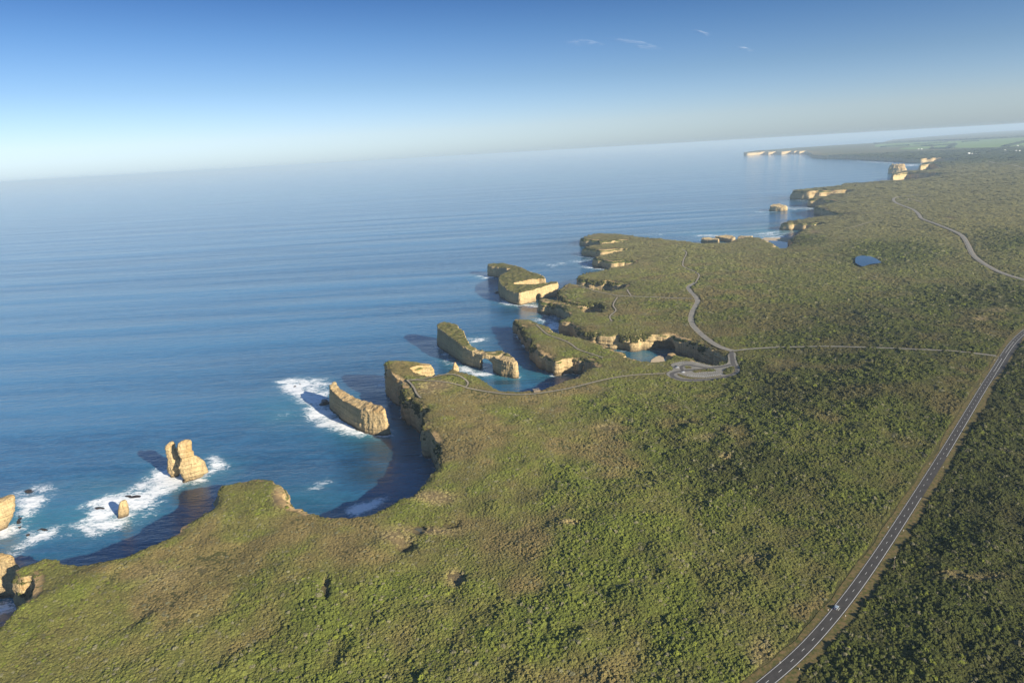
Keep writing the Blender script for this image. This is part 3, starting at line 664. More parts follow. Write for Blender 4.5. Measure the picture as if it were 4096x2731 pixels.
def stack(name, label, parts, cutters=(), voxel=1.0, amp=1.0, seed=5, grass=None, group=None, cat='sea stack', ledge=.7):
    V, F = weather(name, parts, cutters, voxel, amp, seed, ledge)
    if grass is None:
        o = mesh_obj(name, V, F, M['rock']); tag(o, label, cat, group); return o
    a = V[F[:, 1]] - V[F[:, 0]]; b = V[F[:, 3]] - V[F[:, 0]]; n = np.cross(a, b); n /= np.linalg.norm(n, axis=1)[:, None] + 1e-9
    c = V[F].mean(1); q = n[:, 2] + fbm(c / 9, 2, seed + 20) * .12
    vq = np.zeros(len(V)); vc = np.bincount(F.ravel(), minlength=len(V)) + 1e-9
    for _ in range(6): vq = np.bincount(F.ravel(), np.repeat(q, 4), len(V)) / vc; q = vq[F].mean(1)
    # where the turf reaches: flat enough and high enough
    g = (q > .66) & (c[:, 2] > grass)
    base = V.mean(0); base[2] = 0
    root = empty(name, base); tag(root, label, cat, group)
    for nm, msk, mt in (('rock', ~g, M['rock']), ('grass_cap', g, M['turf'])):
        f = F[msk]; u, inv = np.unique(f, return_inverse=True)
        mesh_obj(nm, V[u] - base, inv.reshape(f.shape), mt, root)
    return root
def topz(pts, org, sc_):
    return np.array([(*at(org[0] + x / sc_, org[1] + y / sc_, z), z) for x, y, z in pts], float)
def frame(px, py):
    """ground point plus right / away unit vectors as seen from the helicopter"""
    b = at(px, py, 0.); d = b / np.linalg.norm(b); return b, np.array([d[1], -d[0]]), d
def prong(org, sc_, base, rows, depth=.8, seed=1, dy=0.0, tilt=0.0):
    """column whose outline is traced: rows of (y, xleft, xright) in crop px, base = crop px of its foot"""
    b, r, d = frame(org[0] + base[0] / sc_, org[1] + base[1] / sc_)
    rot = math.atan2(r[1], r[0]); S = []
    b = b + d * dy; Db = np.linalg.norm(b)
    for y, xl, xr in rows:
        q = []
        for x in (xl, xr):
            v = ray(org[0] + x / sc_, org[1] + y / sc_); t = Db / (v[:2] @ d); q.append(((v[:2] * t) @ r, CZ + v[2] * t))
        z = (q[0][1] + q[1][1]) / 2; cx = (q[0][0] + q[1][0]) / 2; w = abs(q[1][0] - q[0][0]) / 2
        c = d * Db + r * cx
        S.append((z, c[0], c[1], w, w * depth, rot))
    S[-1] = (min(S[-1][0], -1.0) if S[-1][0] > -1 else S[-1][0], *S[-1][1:]); S.append((-4.0, *S[-1][1:]))
    return column(S, seed=seed)
def arch_cut(c2, direction, width, height, length=60, sill=-5.0):
    """tunnel cutter: round-headed prism through the rock, centred at c2, running along direction"""
    d = np.array(direction, float); d /= np.linalg.norm(d); r = np.array([d[1], -d[0]])
    prof = [(-width / 2, sill)] + [(-width / 2 * math.cos(a), (height - width / 2) + width / 2 * math.sin(a)) for a in np.linspace(0, math.pi, 11)] + [(width / 2, sill)]
    V = []
    for s in (-length / 2, length / 2):
        for w, z in prof: p = np.array(c2) + r * w + d * s; V.append((p[0], p[1], z))
    n = len(prof); F = [(i, (i + 1) % n, n + (i + 1) % n, n + i) for i in range(n)]; F.append(tuple(range(n))[::-1]); F.append(tuple(range(n, 2 * n)))
    bm = bmesh.new(); vs = [bm.verts.new(v) for v in V]; [bm.faces.new([vs[i] for i in f]) for f in F]; bmesh.ops.recalc_face_normals(bm, faces=bm.faces)
    out = ([tuple(v.co) for v in bm.verts], [tuple(v.index for v in f.verts) for f in bm.faces]) if not bm.verts.index_update() else None
    bm.free(); return out

# twin-pronged stack
o1 = (600, 1700)
p = [prong(o1, 3.92, (390, 800), [(256, 290, 375), (300, 245, 405), (350, 232, 405), (400, 255, 425), (480, 262, 480), (560, 280, 520), (640, 275, 560), (720, 288, 540), (770, 298, 480), (812, 325, 450)], .75, 3, 1),
     prong(o1, 3.92, (640, 850), [(245, 470, 560), (270, 430, 640), (320, 405, 665), (380, 400, 662), (430, 430, 668), (500, 470, 690), (560, 440, 800), (620, 430, 860), (700, 470, 895), (760, 505, 915), (820, 510, 860), (858, 515, 720)], .62, 4, 0)]
stack('sea_stack', 'tall cream sea stack split into two prongs, surf streaming off its left foot', p, voxel=.7, amp=.8, seed=41, ledge=1.0)
p = [prong((0, 1700), 1.96, (968, 712), [(585, 952, 985), (600, 935, 1000), (640, 925, 1010), (680, 922, 1018), (715, 915, 1015)], .8, 5)]
stack('sea_stack', 'short stubby rock column standing alone in white surf left of the twin-pronged stack', p, voxel=.7, amp=.4, seed=43)
p = [prong((0, 1700), 1.96, (20, 800), [(556, 40, 105), (580, -70, 122), (640, -120, 126), (700, -150, 122), (760, -150, 100), (820, -130, 70)], .8, 7), prong((0, 1700), 1.96, (-60, 780), [(470, -90, 0), (560, -110, 4), (700, -120, 20), (790, -120, 20)], .8, 8, 10)]
stack('sea_stack', 'big cream rock cut by the left edge of the photo, dark reef at its foot', p, voxel=.9, amp=.6, seed=44)
oL = (0, 1900)
top = topz([(-260, 790, 33), (0, 800, 33), (70, 808, 33), (150, 838, 32), (172, 862, 31), (140, 900, 30), (60, 880, 31), (-20, 868, 32), (-260, 880, 33)], oL, 2.6125)
stack('sea_stack', 'pale sloping rock slab at the left edge beside the near cliff promontory', [solid(top, (0, 7), rows=8)], voxel=1.0, amp=.8, seed=45)
# the long narrow blade-shaped stack
oB = (1000, 1250)
rz = topz([(616, 560, 30), (640, 532, 31), (668, 527, 31), (690, 548, 29), (702, 585, 27), (735, 610, 27), (800, 648, 28), (880, 688, 29), (960, 708, 31), (1030, 722, 33), (1062, 742, 33), (1068, 762, 32), (1040, 775, 31), (1000, 768, 31), (940, 772, 30), (880, 765, 29),
     (830, 745, 28), (770, 715, 27), (720, 690, 27), (680, 655, 27), (645, 620, 29), (622, 592, 30)], oB, 1.96)
rz[:, 2] += fbm(rz[:, :2] / 7, 2, 5) * 3.5
stack('sea_stack', 'long narrow razor-backed rock wall in the bay with surf along its near foot', [solid(rz, (-.6, 3.6), rows=10)], voxel=.8, amp=.75, seed=46, ledge=1.1)
# island with the rock bridge
oC = (1700, 1000); sC = 2.61375
ia = topz([(118, 772, 36), (160, 756, 36), (240, 748, 36), (346, 776, 35), (350, 802, 34), (398, 830, 33), (422, 880, 32), (445, 935, 31), (478, 990, 29), (520, 1016, 26), (580, 1036, 26.5), (640, 1050, 26.5), (700, 1052, 26.5), (745, 1050, 25), (800, 1048, 26), (858, 1068, 26),
     (912, 1108, 25), (962, 1150, 24), (976, 1190, 22), (940, 1196, 22), (880, 1172, 24), (800, 1158, 24), (740, 1130, 24), (700, 1096, 25.5), (655, 1098, 25.5), (600, 1096, 25.5), (545, 1082, 23), (500, 1068, 25), (440, 1030, 28), (385, 1000, 30), (330, 960, 31), (285, 925, 32), (225, 880, 33), (165, 840, 34), (128, 806, 35)], oC, sC)
ca = at(oC[0] + 668 / sC, oC[1] + 1275 / sC, 0.); cb = at(oC[0] + 600 / sC, oC[1] + 1060 / sC, 22.); cb2 = at(oC[0] + 740 / sC, oC[1] + 1060 / sC, 23.)
al = cb2 - cb; ad = np.array([-al[1], al[0]])
mid = (at(oC[0] + 655 / sC, oC[1] + 1080 / sC, 22.))
stack('arched_island', 'narrow rocky island with a natural bridge arch near its right end', [solid(ia, (-.5, 2.6), rows=9)], [arch_cut(mid, ad / np.linalg.norm(ad) + mid / np.linalg.norm(mid), 21, 19.2, 90)], voxel=1.0, amp=.75, seed=47, grass=25.2, cat='rock island')
oM = (1900, 1000); sM = 4.48
mb = topz([(217, 256, 28), (262, 240, 28), (400, 232, 29), (560, 235, 30), (660, 262, 31), (780, 290, 33), (900, 340, 34), (1000, 385, 34), (1110, 412, 34), (1190, 445, 34), (1262, 490, 33), (1276, 512, 33), (1150, 515, 33), (1000, 528, 33), (850, 552, 33), (740, 585, 33), (665, 600, 32),
     (760, 606, 31), (1000, 606, 31), (1240, 592, 31), (1330, 566, 31), (1400, 558, 31), (1480, 562, 31), (1494, 592, 30), (1400, 612, 30), (1290, 640, 29), (1180, 680, 28), (1000, 722, 28), (870, 745, 28), (800, 775, 27), (700, 752, 27), (560, 705, 28), (530, 665, 29), (455, 620, 30),
     (428, 560, 31), (414, 480, 31), (436, 448, 32), (520, 412, 31), (600, 372, 31), (655, 322, 30), (560, 330, 29), (430, 306, 28), (330, 296, 28), (240, 286, 28)], oM, sM)
mm = at(oM[0] + 1120 / sM, oM[1] + 690 / sM, 28.); a1 = at(oM[0] + 1000 / sM, oM[1] + 706 / sM, 28.); a2 = at(oM[0] + 1290 / sM, oM[1] + 625 / sM, 28.)
al = a2 - a1; ad = np.array([-al[1], al[0]])
stack('grassy_island', 'large flat grass-topped island with sheer yellow cliffs and a low arch', [solid(mb, (-.5, 2.4), rows=8)], [arch_cut(mm, ad, 16, 17.5, 150)], voxel=1.6, amp=.85, seed=48, grass=21, cat='rock island')
# farther stacks
oN = (2900, 600); sN = 2.94
p = topz([(530, 650, 22), (600, 632, 25), (640, 628, 26), (680, 645, 24), (730, 655, 21), (730, 668, 19), (680, 668, 20), (600, 668, 20), (535, 668, 19)], oN, sN)
stack('sea_stack', 'boxy pale stack with a peaked top standing alone off the beach', [solid(p, (0, 5), rows=6, step=8)], voxel=2.2, amp=1.3, seed=49)
p = [prong(oN, sN, (2025, 275), [(168, 1965, 2110), (185, 1940, 2120), (210, 1925, 2132), (240, 1915, 2140), (278, 1908, 2145)], .55, 9)]
stack('sea_stack', 'farthest large stack, flat topped with sloping sides beyond the dark headlands', p, voxel=4.0, amp=3.2, seed=50, ledge=2)
oE = (2700, 500); sE = 1.6848
p = topz([(172, 765, 12), (200, 757, 14), (260, 758, 15), (297, 765, 15), (297, 774, 14), (240, 772, 12), (180, 771, 11)], oE, sE)
stack('sea_stack', 'low rock ledge with a bright orange end, left of the beach', [solid(p, (0, 3), rows=4, step=6)], voxel=1.8, amp=1.0, seed=51)
p = topz([(262, 748, 13), (320, 741, 15), (380, 743, 15), (408, 755, 14), (400, 768, 12), (350, 764, 12), (290, 754, 12)], oE, sE)
stack('sea_stack', 'low flat pale rock just behind the orange-ended ledge near the beach', [solid(p, (0, 3), rows=4, step=6)], voxel=1.8, amp=1.0, seed=52)
p = topz([(420, 750, 10), (470, 745, 13), (520, 748, 12), (530, 762, 9), (470, 768, 8), (425, 766, 7)], oE, sE)
stack('sea_stack', 'dark jagged rock joining the scrubby point left of the beach', [solid(p, (0, 3), rows=4, step=6)], voxel=1.8, amp=1.2, seed=53)
# pinnacle on the neck above the bay, pillars standing out of the gorge wall
c_ = land(1821, 1470)[0]; z_ = float(Zs([c_])[0])
V_, F_ = weather('x', [column([(z_ + 7.5, c_[0], c_[1], .8, .7, 0), (z_ + 5, c_[0], c_[1], 2.0, 1.6, .3), (z_ + 2, c_[0] + .4, c_[1], 3.4, 2.6, .3), (z_ - 5, c_[0] + .6, c_[1], 5.5, 4.5, .3)], seed=11)], [], .5, .35, 61)
tag(mesh_obj('rock_pinnacle', V_, F_, M['rock']), 'small pointed orange rock pinnacle on the tip of the grassy neck above the bay', 'rock pinnacle')
# dark reefs awash
def reef(label, px, py, hw, hh, h=1.4, seed=1):
    c = at(px, py, 0.); a = at(px + hw, py, 0.) - c; b = at(px, py + hh, 0.) - c
    n = 26; V = []; R = np.linspace(0, 1, 7)
    for i, r in enumerate(R):
        for k in range(n):
            t = k / n * 2 * math.pi; V.append([*(c + (a * math.cos(t) + b * math.sin(t)) * r), 0])
    V = np.array(V); q = fbm(V[:, :2] / 6, 3, seed); rr = np.repeat(R, n)
    V[:, 2] = h * (1 - rr ** 2) * (.55 + 1.3 * q) - .9 * rr ** 3 - .15
    V[:, :2] += (V[:, :2] - c) * (fbm(V[:, :2] / 9, 2, seed + 3) * .35)[:, None]
    F = [(i * n + k, i * n + (k + 1) % n, (i + 1) * n + (k + 1) % n, (i + 1) * n + k) for i in range(6) for k in range(n)]
    o = mesh_obj('reef_rock', V, F, M['reef']); tag(o, label, 'reef', 'dark reef rocks awash in the surf'); return o
reef('dark reef shelf in surf right of the rock at the left edge of the photo', 78, 2085, 16, 34, 2.4, 1)
reef('low dark reef streak reaching up and right behind the left edge rock', 118, 1965, 34, 12, 1.6, 2)
reef('isolated dark reef patch wrapped in foam below the left edge rock', 172, 2122, 36, 12, 2.0, 3)
reef('dark reef streak left of the isolated reef patch', 110, 2138, 16, 8, 1.4, 4)
reef('small black rock at the far left end of the surf beside the razor-backed wall', 1181, 1548, 9, 7, 2.2, 5)
reef('tiny black rock in white water near the far end of the razor-backed wall', 1200, 1537, 8, 5, 1.6, 6)
reef('broad dark ledge at the seaward foot of the razor-backed wall', 1300, 1612, 26, 18, 3.2, 7)
reef('dark strip of reef along the near foot of the razor-backed wall', 1420, 1692, 36, 9, 1.8, 8)
reef('dark shelf at the seaward foot of the grassy island', 1990, 1170, 16, 8, 3.0, 9)
reef('dark ledge at the foot of the cliff opposite the grassy island arch', 2195, 1258, 22, 6, 2.2, 10)
reef('dark flat shelf at the foot of the layered orange headland', 2400, 1070, 38, 8, 3.2, 11)
reef('dark reef streaks above the stubby rock column', 530, 1985, 50, 10, 1.2, 12)
reef('dark slick of reef in surf left of the stubby rock column', 395, 2032, 34, 8, 1.0, 13)

# surf round every stack foot
for o in list(sc.objects):
    if o.get('category') in ('sea stack', 'rock island'):
        ms = [o] if o.type == 'MESH' else [c for c in o.children if c.name.startswith('rock')]
        for m_ in ms:
            n = len(m_.data.vertices); co = np.empty(n * 3, np.float32); m_.data.vertices.foreach_get('co', co); co = co.reshape(-1, 3)
            base = co[(np.abs(co[:, 2]) < 1.2)][:, :2] + np.array((m_.parent.location if m_.parent else (0, 0, 0)))[:2]
            base = base[::3]
            if len(base) < 3: continue
            D = np.hypot(*base.mean(0)); r = 30 + D / 60
            sel = np.where(np.all((P > base.min(0) - r) & (P < base.max(0) + r), axis=1))[0]
            if not len(sel): continue
            dm = np.full(len(sel), 1e9)
            for i in range(0, len(base), 400):
                dm = np.minimum(dm, np.sqrt(((P[sel, None, :] - base[None, i:i + 400]) ** 2).sum(-1)).min(1))
            w = 4 + D / 900
            edge_foam[sel] = np.maximum(edge_foam[sel], .62 * np.exp(-dm / w) * (0.45 + .55 * sstep(-.2, .4, fbm(P[sel] / 40, 2, 33))))
            shal[sel] = np.maximum(shal[sel], .4 * np.exp(-dm / 30))
foam = np.maximum(foam, edge_foam)
attr(sea, 'foam', foam); attr(sea, 'shallow', shal); attr(sea, 'kelp', kelp); attr(sea, 'inshore_dim', np.exp(-(dsea / 260) ** 1.3))

# ------------------------------------------------------------------ beach, lagoon, ponds, gorge beach
def sheet(name, poly, z, mat, kind='structure', step=None, drape=None, parent=None):
    p = np.array(poly, float)
    if step:
        o = []
        for i in range(len(p)):
            a, b = p[i], p[(i + 1) % len(p)]; m = max(1, int(np.linalg.norm(b - a) / step))
            for j in range(m): o.append(a + (b - a) * j / m)
        p = np.array(o)
        for _ in range(2): p = p * .5 + (np.roll(p, 1, 0) + np.roll(p, -1, 0)) * .25
        g = np.stack(np.meshgrid(np.arange(p[:, 0].min(), p[:, 0].max(), step), np.arange(p[:, 1].min(), p[:, 1].max(), step)), -1).reshape(-1, 2)
        d, _ = seg_dist(g, p, np.roll(p, -1, 0)); g = g[inside(g, p) & (d > step * .4)]
    else: g = np.zeros((0, 2))
    n = len(p); q = np.vstack([p, g])
    vs, es, fs, *_ = delaunay_2d_cdt([Vector((float(a), float(b))) for a, b in q], [(i, (i + 1) % n) for i in range(n)], [list(range(n))], 1, 1e-4)
    v = np.array([(a.x, a.y) for a in vs]); zz = (Zs(v) + drape) if drape is not None else np.full(len(v), z)
    o = mesh_obj(name, np.c_[v, zz], fs, mat, parent)
    if o.data.polygons[0].normal.z < 0: o.data.flip_normals()
    if kind and not parent: tag(o, kind=kind)
    return o
def pp(l, z): a = np.array(l, float); return at(a[:, 0], a[:, 1], z)
sheet('beach', pp([(3030, 962), (3060, 950), (3110, 951), (3150, 950), (3200, 938), (3240, 950), (3220, 990), (3120, 975), (3060, 975)], 1.2), 1.2, M['sand'])
sheet('lagoon', pp([(3075, 962), (3120, 964), (3160, 972), (3180, 990), (3130, 1010), (3080, 1010)], 1.6), 1.6, M['pond'])
sheet('beach', pp([(2606, 1438), (2622, 1427), (2642, 1420), (2652, 1424), (2662, 1450), (2600, 1456)], .5), .5, M['sand'])
def raised(l, dz):
    a = np.array(l, float); return land(a[:, 0], a[:, 1])
sheet('pond', raised([(3422, 1030), (3436, 1024), (3468, 1023), (3490, 1029), (3512, 1040), (3530, 1053), (3512, 1056), (3488, 1055), (3470, 1061), (3452, 1069), (3436, 1062), (3420, 1052)], 0), 0, M['pond'], step=8, drape=.9)
pd = raised([(1652, 2100), (1662, 2088), (1680, 2086), (1693, 2090), (1690, 2108), (1680, 2120), (1662, 2124), (1650, 2114)], 0)
sheet('pond', pd, float(Z(pd).mean()) - .5, m_plain('muddy_pool', (.09, .085, .05), (.12, .11, .07), .3, .25, .5, .05))

# ------------------------------------------------------------------ roads
def ribbon(name, p, hw, mat, dz, parent=None, off=0.0, a=0.0, b=None, widths=None):
    t = np.gradient(p, axis=0); t /= np.linalg.norm(t, axis=1)[:, None]; n = np.c_[t[:, 1], -t[:, 0]]
    w = np.full(len(p), hw) if widths is None else widths
    L = p + n * (off - w)[:, None] if np.ndim(off) else p + n * (off - w)[:, None]; R = p + n * (off + w)[:, None]
    z = Zs(p) + dz; V = np.vstack([np.c_[L, z], np.c_[R, z]]); m = len(p)
    F = np.array([(i, m + i, m + i + 1, i + 1) for i in range(m - 1)])
    return mesh_obj(name, V, F, mat, parent)
def struct(o): return tag(o, kind='structure')
hp = RD['highway'][0]
hl = np.r_[0, np.cumsum(np.linalg.norm(np.diff(hp, axis=0), axis=1))]
jd = np.linalg.norm(hp - land(4010, 1425)[0], axis=1); jl = hl[jd.argmin()]
wide = 3.9 * (1 - sstep(60, 130, np.abs(hl - jl)))
wv = 8.2 + 2.2 * fbm(np.c_[hl / 25, hl * 0], 2, 3)
struct(ribbon('verge', hp, 0, M['verge'], .16, widths=wv, off=1.2))
hw_ = struct(ribbon('highway', hp, 0, M['asphalt'], .24, widths=3.75 + wide / 2, off=wide / 2))
def off_line(p, o):
    t = np.gradient(p, axis=0); t /= np.linalg.norm(t, axis=1)[:, None]; return p + np.c_[t[:, 1], -t[:, 0]] * (o if np.ndim(o) == 0 else o[:, None])
ribbon('edge_line', off_line(hp, -3.15), .09, M['paint'], .27, hw_)
ribbon('edge_line', off_line(hp, 3.15 + wide * .0), .11, M['paint'], .27, hw_)
def dashes(p, on, gap, hw, dz, mat, start=0.0, skip=None):
    s = np.r_[0, np.cumsum(np.linalg.norm(np.diff(p, axis=0), axis=1))]; V = []; F = []; x = start
    while x + on < s[-1]:
        if skip is None or not skip(x):
            q = np.array([[np.interp(x + d, s, p[:, 0]), np.interp(x + d, s, p[:, 1])] for d in (0, on)]); t = q[1] - q[0]; t /= np.linalg.norm(t); n = np.array([t[1], -t[0]]) * hw
            z = Zs(q) + dz; k = len(V)
            V += [(*(q[0] - n), z[0]), (*(q[0] + n), z[0]), (*(q[1] + n), z[1]), (*(q[1] - n), z[1])]; F.append((k, k + 1, k + 2, k + 3))
        x += on + gap
    return V, F
# centre line keyed to the dash beside the car
dk = land(3357, 2438)[0]; sk = hl[np.linalg.norm(hp - dk, axis=1).argmin()]
V_, F_ = dashes(hp, 3, 9, .095, .27, M['paint'], (sk - 1.5) % 12, lambda x: abs(x - jl) < 70 and x > jl - 70)
mesh_obj('centre_line', V_, F_, M['paint'], hw_)
m = (np.abs(hl - jl) < 74) & (np.abs(hl - jl) > 9)
for mm_ in (m & (hl < jl), m & (hl > jl)): ribbon('centre_line', off_line(hp, .1)[mm_], .12, M['paint'], .27, hw_)
V_, F_ = dashes(off_line(hp, 3.3), 1.2, 5, .12, .27, M['paint'], (jl - 60) % 6.2, lambda x: abs(x - jl) > 62); mesh_obj('lane_dashes', V_, F_, M['paint'], hw_)
struct(ribbon('side_road', RD['side'][0], 2.4, M['oldasphalt'], .20))
m = land([3949, 3990, 4000, 3990, 3975], [1414, 1408, 1428, 1440, 1432])
struct(ribbon('gorge_road', RD['gorge'][0], 3.6, M['oldasphalt'], .20))
struct(ribbon('road_shoulder', RD['gorge'][0], 5.0, M['gravel'], .14))
struct(ribbon('branch_road', RD['branch'][0], 2.6, M['gravel'], .20))
struct(ribbon('far_road_shoulder', RD['far'][0], 5.6, M['gravel'], .9)); struct(ribbon('far_road', RD['far'][0], 3.2, M['oldasphalt'], 1.2))
struct(ribbon('path', RD['path'][0], 1.5, M['gravel'], .18))
for i in range(len(TRACKS)):
    p = RD['t%d' % i][0]; D = np.hypot(*p.mean(0)); struct(ribbon('track', p, .8 + D / 2200, M['gravel'], .25 + D / 2500))
ck = sheet('car_park', cpk, 0, M['oldasphalt'], step=5, drape=.27)
def qpath(l): a = np.array(l, float); return road_pts(list(zip(2550 + a[:, 0] / 4.704, 1350 + a[:, 1] / 4.704)), 3)
loop = qpath([(1770, 265), (1770, 340), (1790, 430), (1800, 500), (1860, 560), (1868, 630), (1780, 700), (1600, 752), (1300, 792), (1000, 803), (800, 788), (680, 750), (635, 695), (690, 655), (820, 632), (1000, 612), (1300, 583), (1600, 548), (1760, 510)])
M['lane'] = m_plain('lane_asphalt', (.075, .070, .065), (.11, .10, .09), .3, .9, .2, .1)
ribbon('worn_lane', loop, 2.9, M['lane'], .32, ck)
ribbon('worn_lane', qpath([(850, 615), (812, 575), (840, 530), (950, 512), (1100, 542), (1300, 572)]), 2.2, M['lane'], .315, ck)
for i in isl: sheet('kerbed_island', i, 0, M['verge'], step=4, drape=.42, parent=ck)
V_, F_ = [], []
def stall(x0, y0, x1, y1, n, dx, dy):
    for k in range(n + 1):
        t = k / n; a = q2([(x0 + (x1 - x0) * t, y0 + (y1 - y0) * t), (x0 + (x1 - x0) * t + dx, y0 + (y1 - y0) * t + dy)]); d = a[1] - a[0]; d /= np.linalg.norm(d)
        w = np.array([d[1], -d[0]]) * .11; z = Zs(a) + .36; j = len(V_)
        V_.extend([(*(a[0] - w), z[0]), (*(a[0] + w), z[0]), (*(a[1] + w), z[1]), (*(a[1] - w), z[1])]); F_.append((j, j + 1, j + 2, j + 3))
stall(930, 695, 1240, 715, 9, 18, 30); stall(1240, 715, 1560, 680, 9, 22, 32); stall(1120, 652, 1480, 640, 10, 14, 22); stall(985, 455, 1340, 545, 13, 60, -12) ; stall(700, 490, 850, 462, 5, 20, 22)
mesh_obj('bay_lines', V_, F_, M['paint'], ck)

# ------------------------------------------------------------------ far farmland
def far_sheet(l): sheet('pasture', raised(l, 0), 0, M['pasture'], step=260, drape=2.5)
far_sheet([(3586, 596), (3640, 588), (3700, 586), (3725, 584), (3720, 595), (3660, 601), (3620, 600)])
far_sheet([(3500, 578), (3600, 573), (3700, 568), (3800, 566), (3830, 568), (3790, 578), (3700, 582), (3600, 588), (3500, 590)])
far_sheet([(3820, 564), (3900, 560), (4000, 556), (4140, 548), (4140, 575), (4030, 590), (3960, 592), (3850, 594), (3805, 590), (3815, 580)])
far_sheet([(3735, 583), (3800, 580), (3790, 596), (3730, 596)])
far_sheet([(4060, 590), (4140, 575), (4140, 590), (4080, 600)])
def hedgerow(label, l, hw, h, seed):
    p = road_pts(l, 25); p = resample(p, k=400, lo=18, hi=40, rough=.3, seed=seed)
    n = len(p); V = []; F = []
    t = np.gradient(p, axis=0); t /= np.linalg.norm(t, axis=1)[:, None]; nn = np.c_[t[:, 1], -t[:, 0]]
    prof = [(-1, 0), (-1.05, .55), (-.6, .95), (0, 1.05), (.6, .95), (1.05, .55), (1, 0)]
    z0 = Zs(p)
    for k, (a, b) in enumerate(prof):
        q = fbm(np.c_[p / 30 + k * 1.7], 3, seed + k)
        V.append(np.c_[p + nn * (a * hw * (1 + .5 * q))[:, None], z0 + b * h * (1 + .6 * q)])
    V = np.vstack(V); F = np.array([(k * n + i, k * n + i + 1, (k + 1) * n + i + 1, (k + 1) * n + i) for k in range(len(prof) - 1) for i in range(n - 1)])
    o = mesh_obj('tree_belt', V, F, M['hedge']); tag(o, label, 'tree belt', 'dark shelter belts between the far pastures')
hedgerow('longest shelter belt closing the farmland at the skyline', [(3500, 577), (3600, 571), (3700, 566), (3800, 563), (3900, 559), (4000, 554), (4140, 546)], 60, 26, 1)
hedgerow('slanting thick shelter belt at the right end of the small enclosed pasture', [(3792, 596), (3806, 587), (3818, 579)], 40, 20, 2)
hedgerow('shelter belt along the top of the small enclosed pasture', [(3690, 585), (3750, 583), (3818, 579)], 30, 18, 3)
hedgerow('shelter belt along the lower edge of the small enclosed pasture', [(3722, 596), (3760, 595), (3790, 596)], 26, 16, 4)
hedgerow('shelter belt above the leftmost pasture', [(3530, 590), (3580, 585), (3635, 583)], 40, 20, 5)
hedgerow('short shelter belt high among the middle pastures', [(3654, 579), (3720, 576), (3785, 571)], 36, 18, 6)
hedgerow('short isolated shelter belt near the top right pasture', [(3850, 569), (3880, 567), (3916, 565)], 30, 18, 7)
hedgerow('belt of trees running up to the right edge of the photo', [(4020, 588), (4060, 578), (4130, 560)], 40, 20, 8)
def farm_house(label, px, py, L=26, W=14, H=7, rz=.3, roof='white'):
    c = land(px, py)[0]; z = float(Zs([c])[0]) + 1.0
    L *= .62; W *= .62; H *= .7
    r = empty('farm_house', (c[0], c[1], z), rz); tag(r, label, 'farm building', 'pale farm buildings on the far plain')
    V = [(-L / 2, -W / 2, -3), (L / 2, -W / 2, -3), (L / 2, W / 2, -3), (-L / 2, W / 2, -3), (-L / 2, -W / 2, H), (L / 2, -W / 2, H), (L / 2, W / 2, H), (-L / 2, W / 2, H), (-L / 2, 0, H + W * .3), (L / 2, 0, H + W * .3)]
    mesh_obj('wall', V, [(0, 1, 5, 4), (1, 2, 6, 9, 5), (2, 3, 7, 6), (3, 0, 4, 8, 7)], M['white'], r)
    e = 1.0; R = [(-L / 2 - e, -W / 2 - e, H - .3), (L / 2 + e, -W / 2 - e, H - .3), (L / 2 + e, 0, H + W * .3 + .3), (-L / 2 - e, 0, H + W * .3 + .3), (L / 2 + e, W / 2 + e, H - .3), (-L / 2 - e, W / 2 + e, H - .3)]
    R += [(x, y, z_ + .35) for x, y, z_ in R]
    mesh_obj('roof', R, [(0, 3, 2, 1), (3, 5, 4, 2), (6, 7, 8, 9), (9, 8, 10, 11), (0, 1, 7, 6), (5, 11, 10, 4), (1, 2, 8, 7), (2, 4, 10, 8), (0, 6, 9, 3), (3, 9, 11, 5)], M['white'] if roof == 'white' else M['roofr'], r)
farm_house('brightest white farm building, left of a smaller one on the plain', 3875, 616, 40, 20, 9)
farm_house('smaller white building just right of the brightest one', 3888, 617, 26, 14, 7)
farm_house('smallest white shed right of the two bright buildings', 3904, 617, 16, 10, 5)
farm_house('left building of the pair below the enclosed pasture', 3674, 598, 30, 16, 8); farm_house('right building of the pair below the enclosed pasture', 3686, 598, 30, 16, 8)
farm_house('lone pale farm building close to the right edge of the photo', 4071, 585, 34, 16, 9)
farm_house('pale house standing left among the scattered right hand houses', 4020, 603, 34, 16, 8)
farm_house('pale house in the middle of the scattered right hand houses', 4064, 605, 26, 14, 7); farm_house('pale house at the right of the scattered right hand houses', 4078, 605, 26, 14, 7)

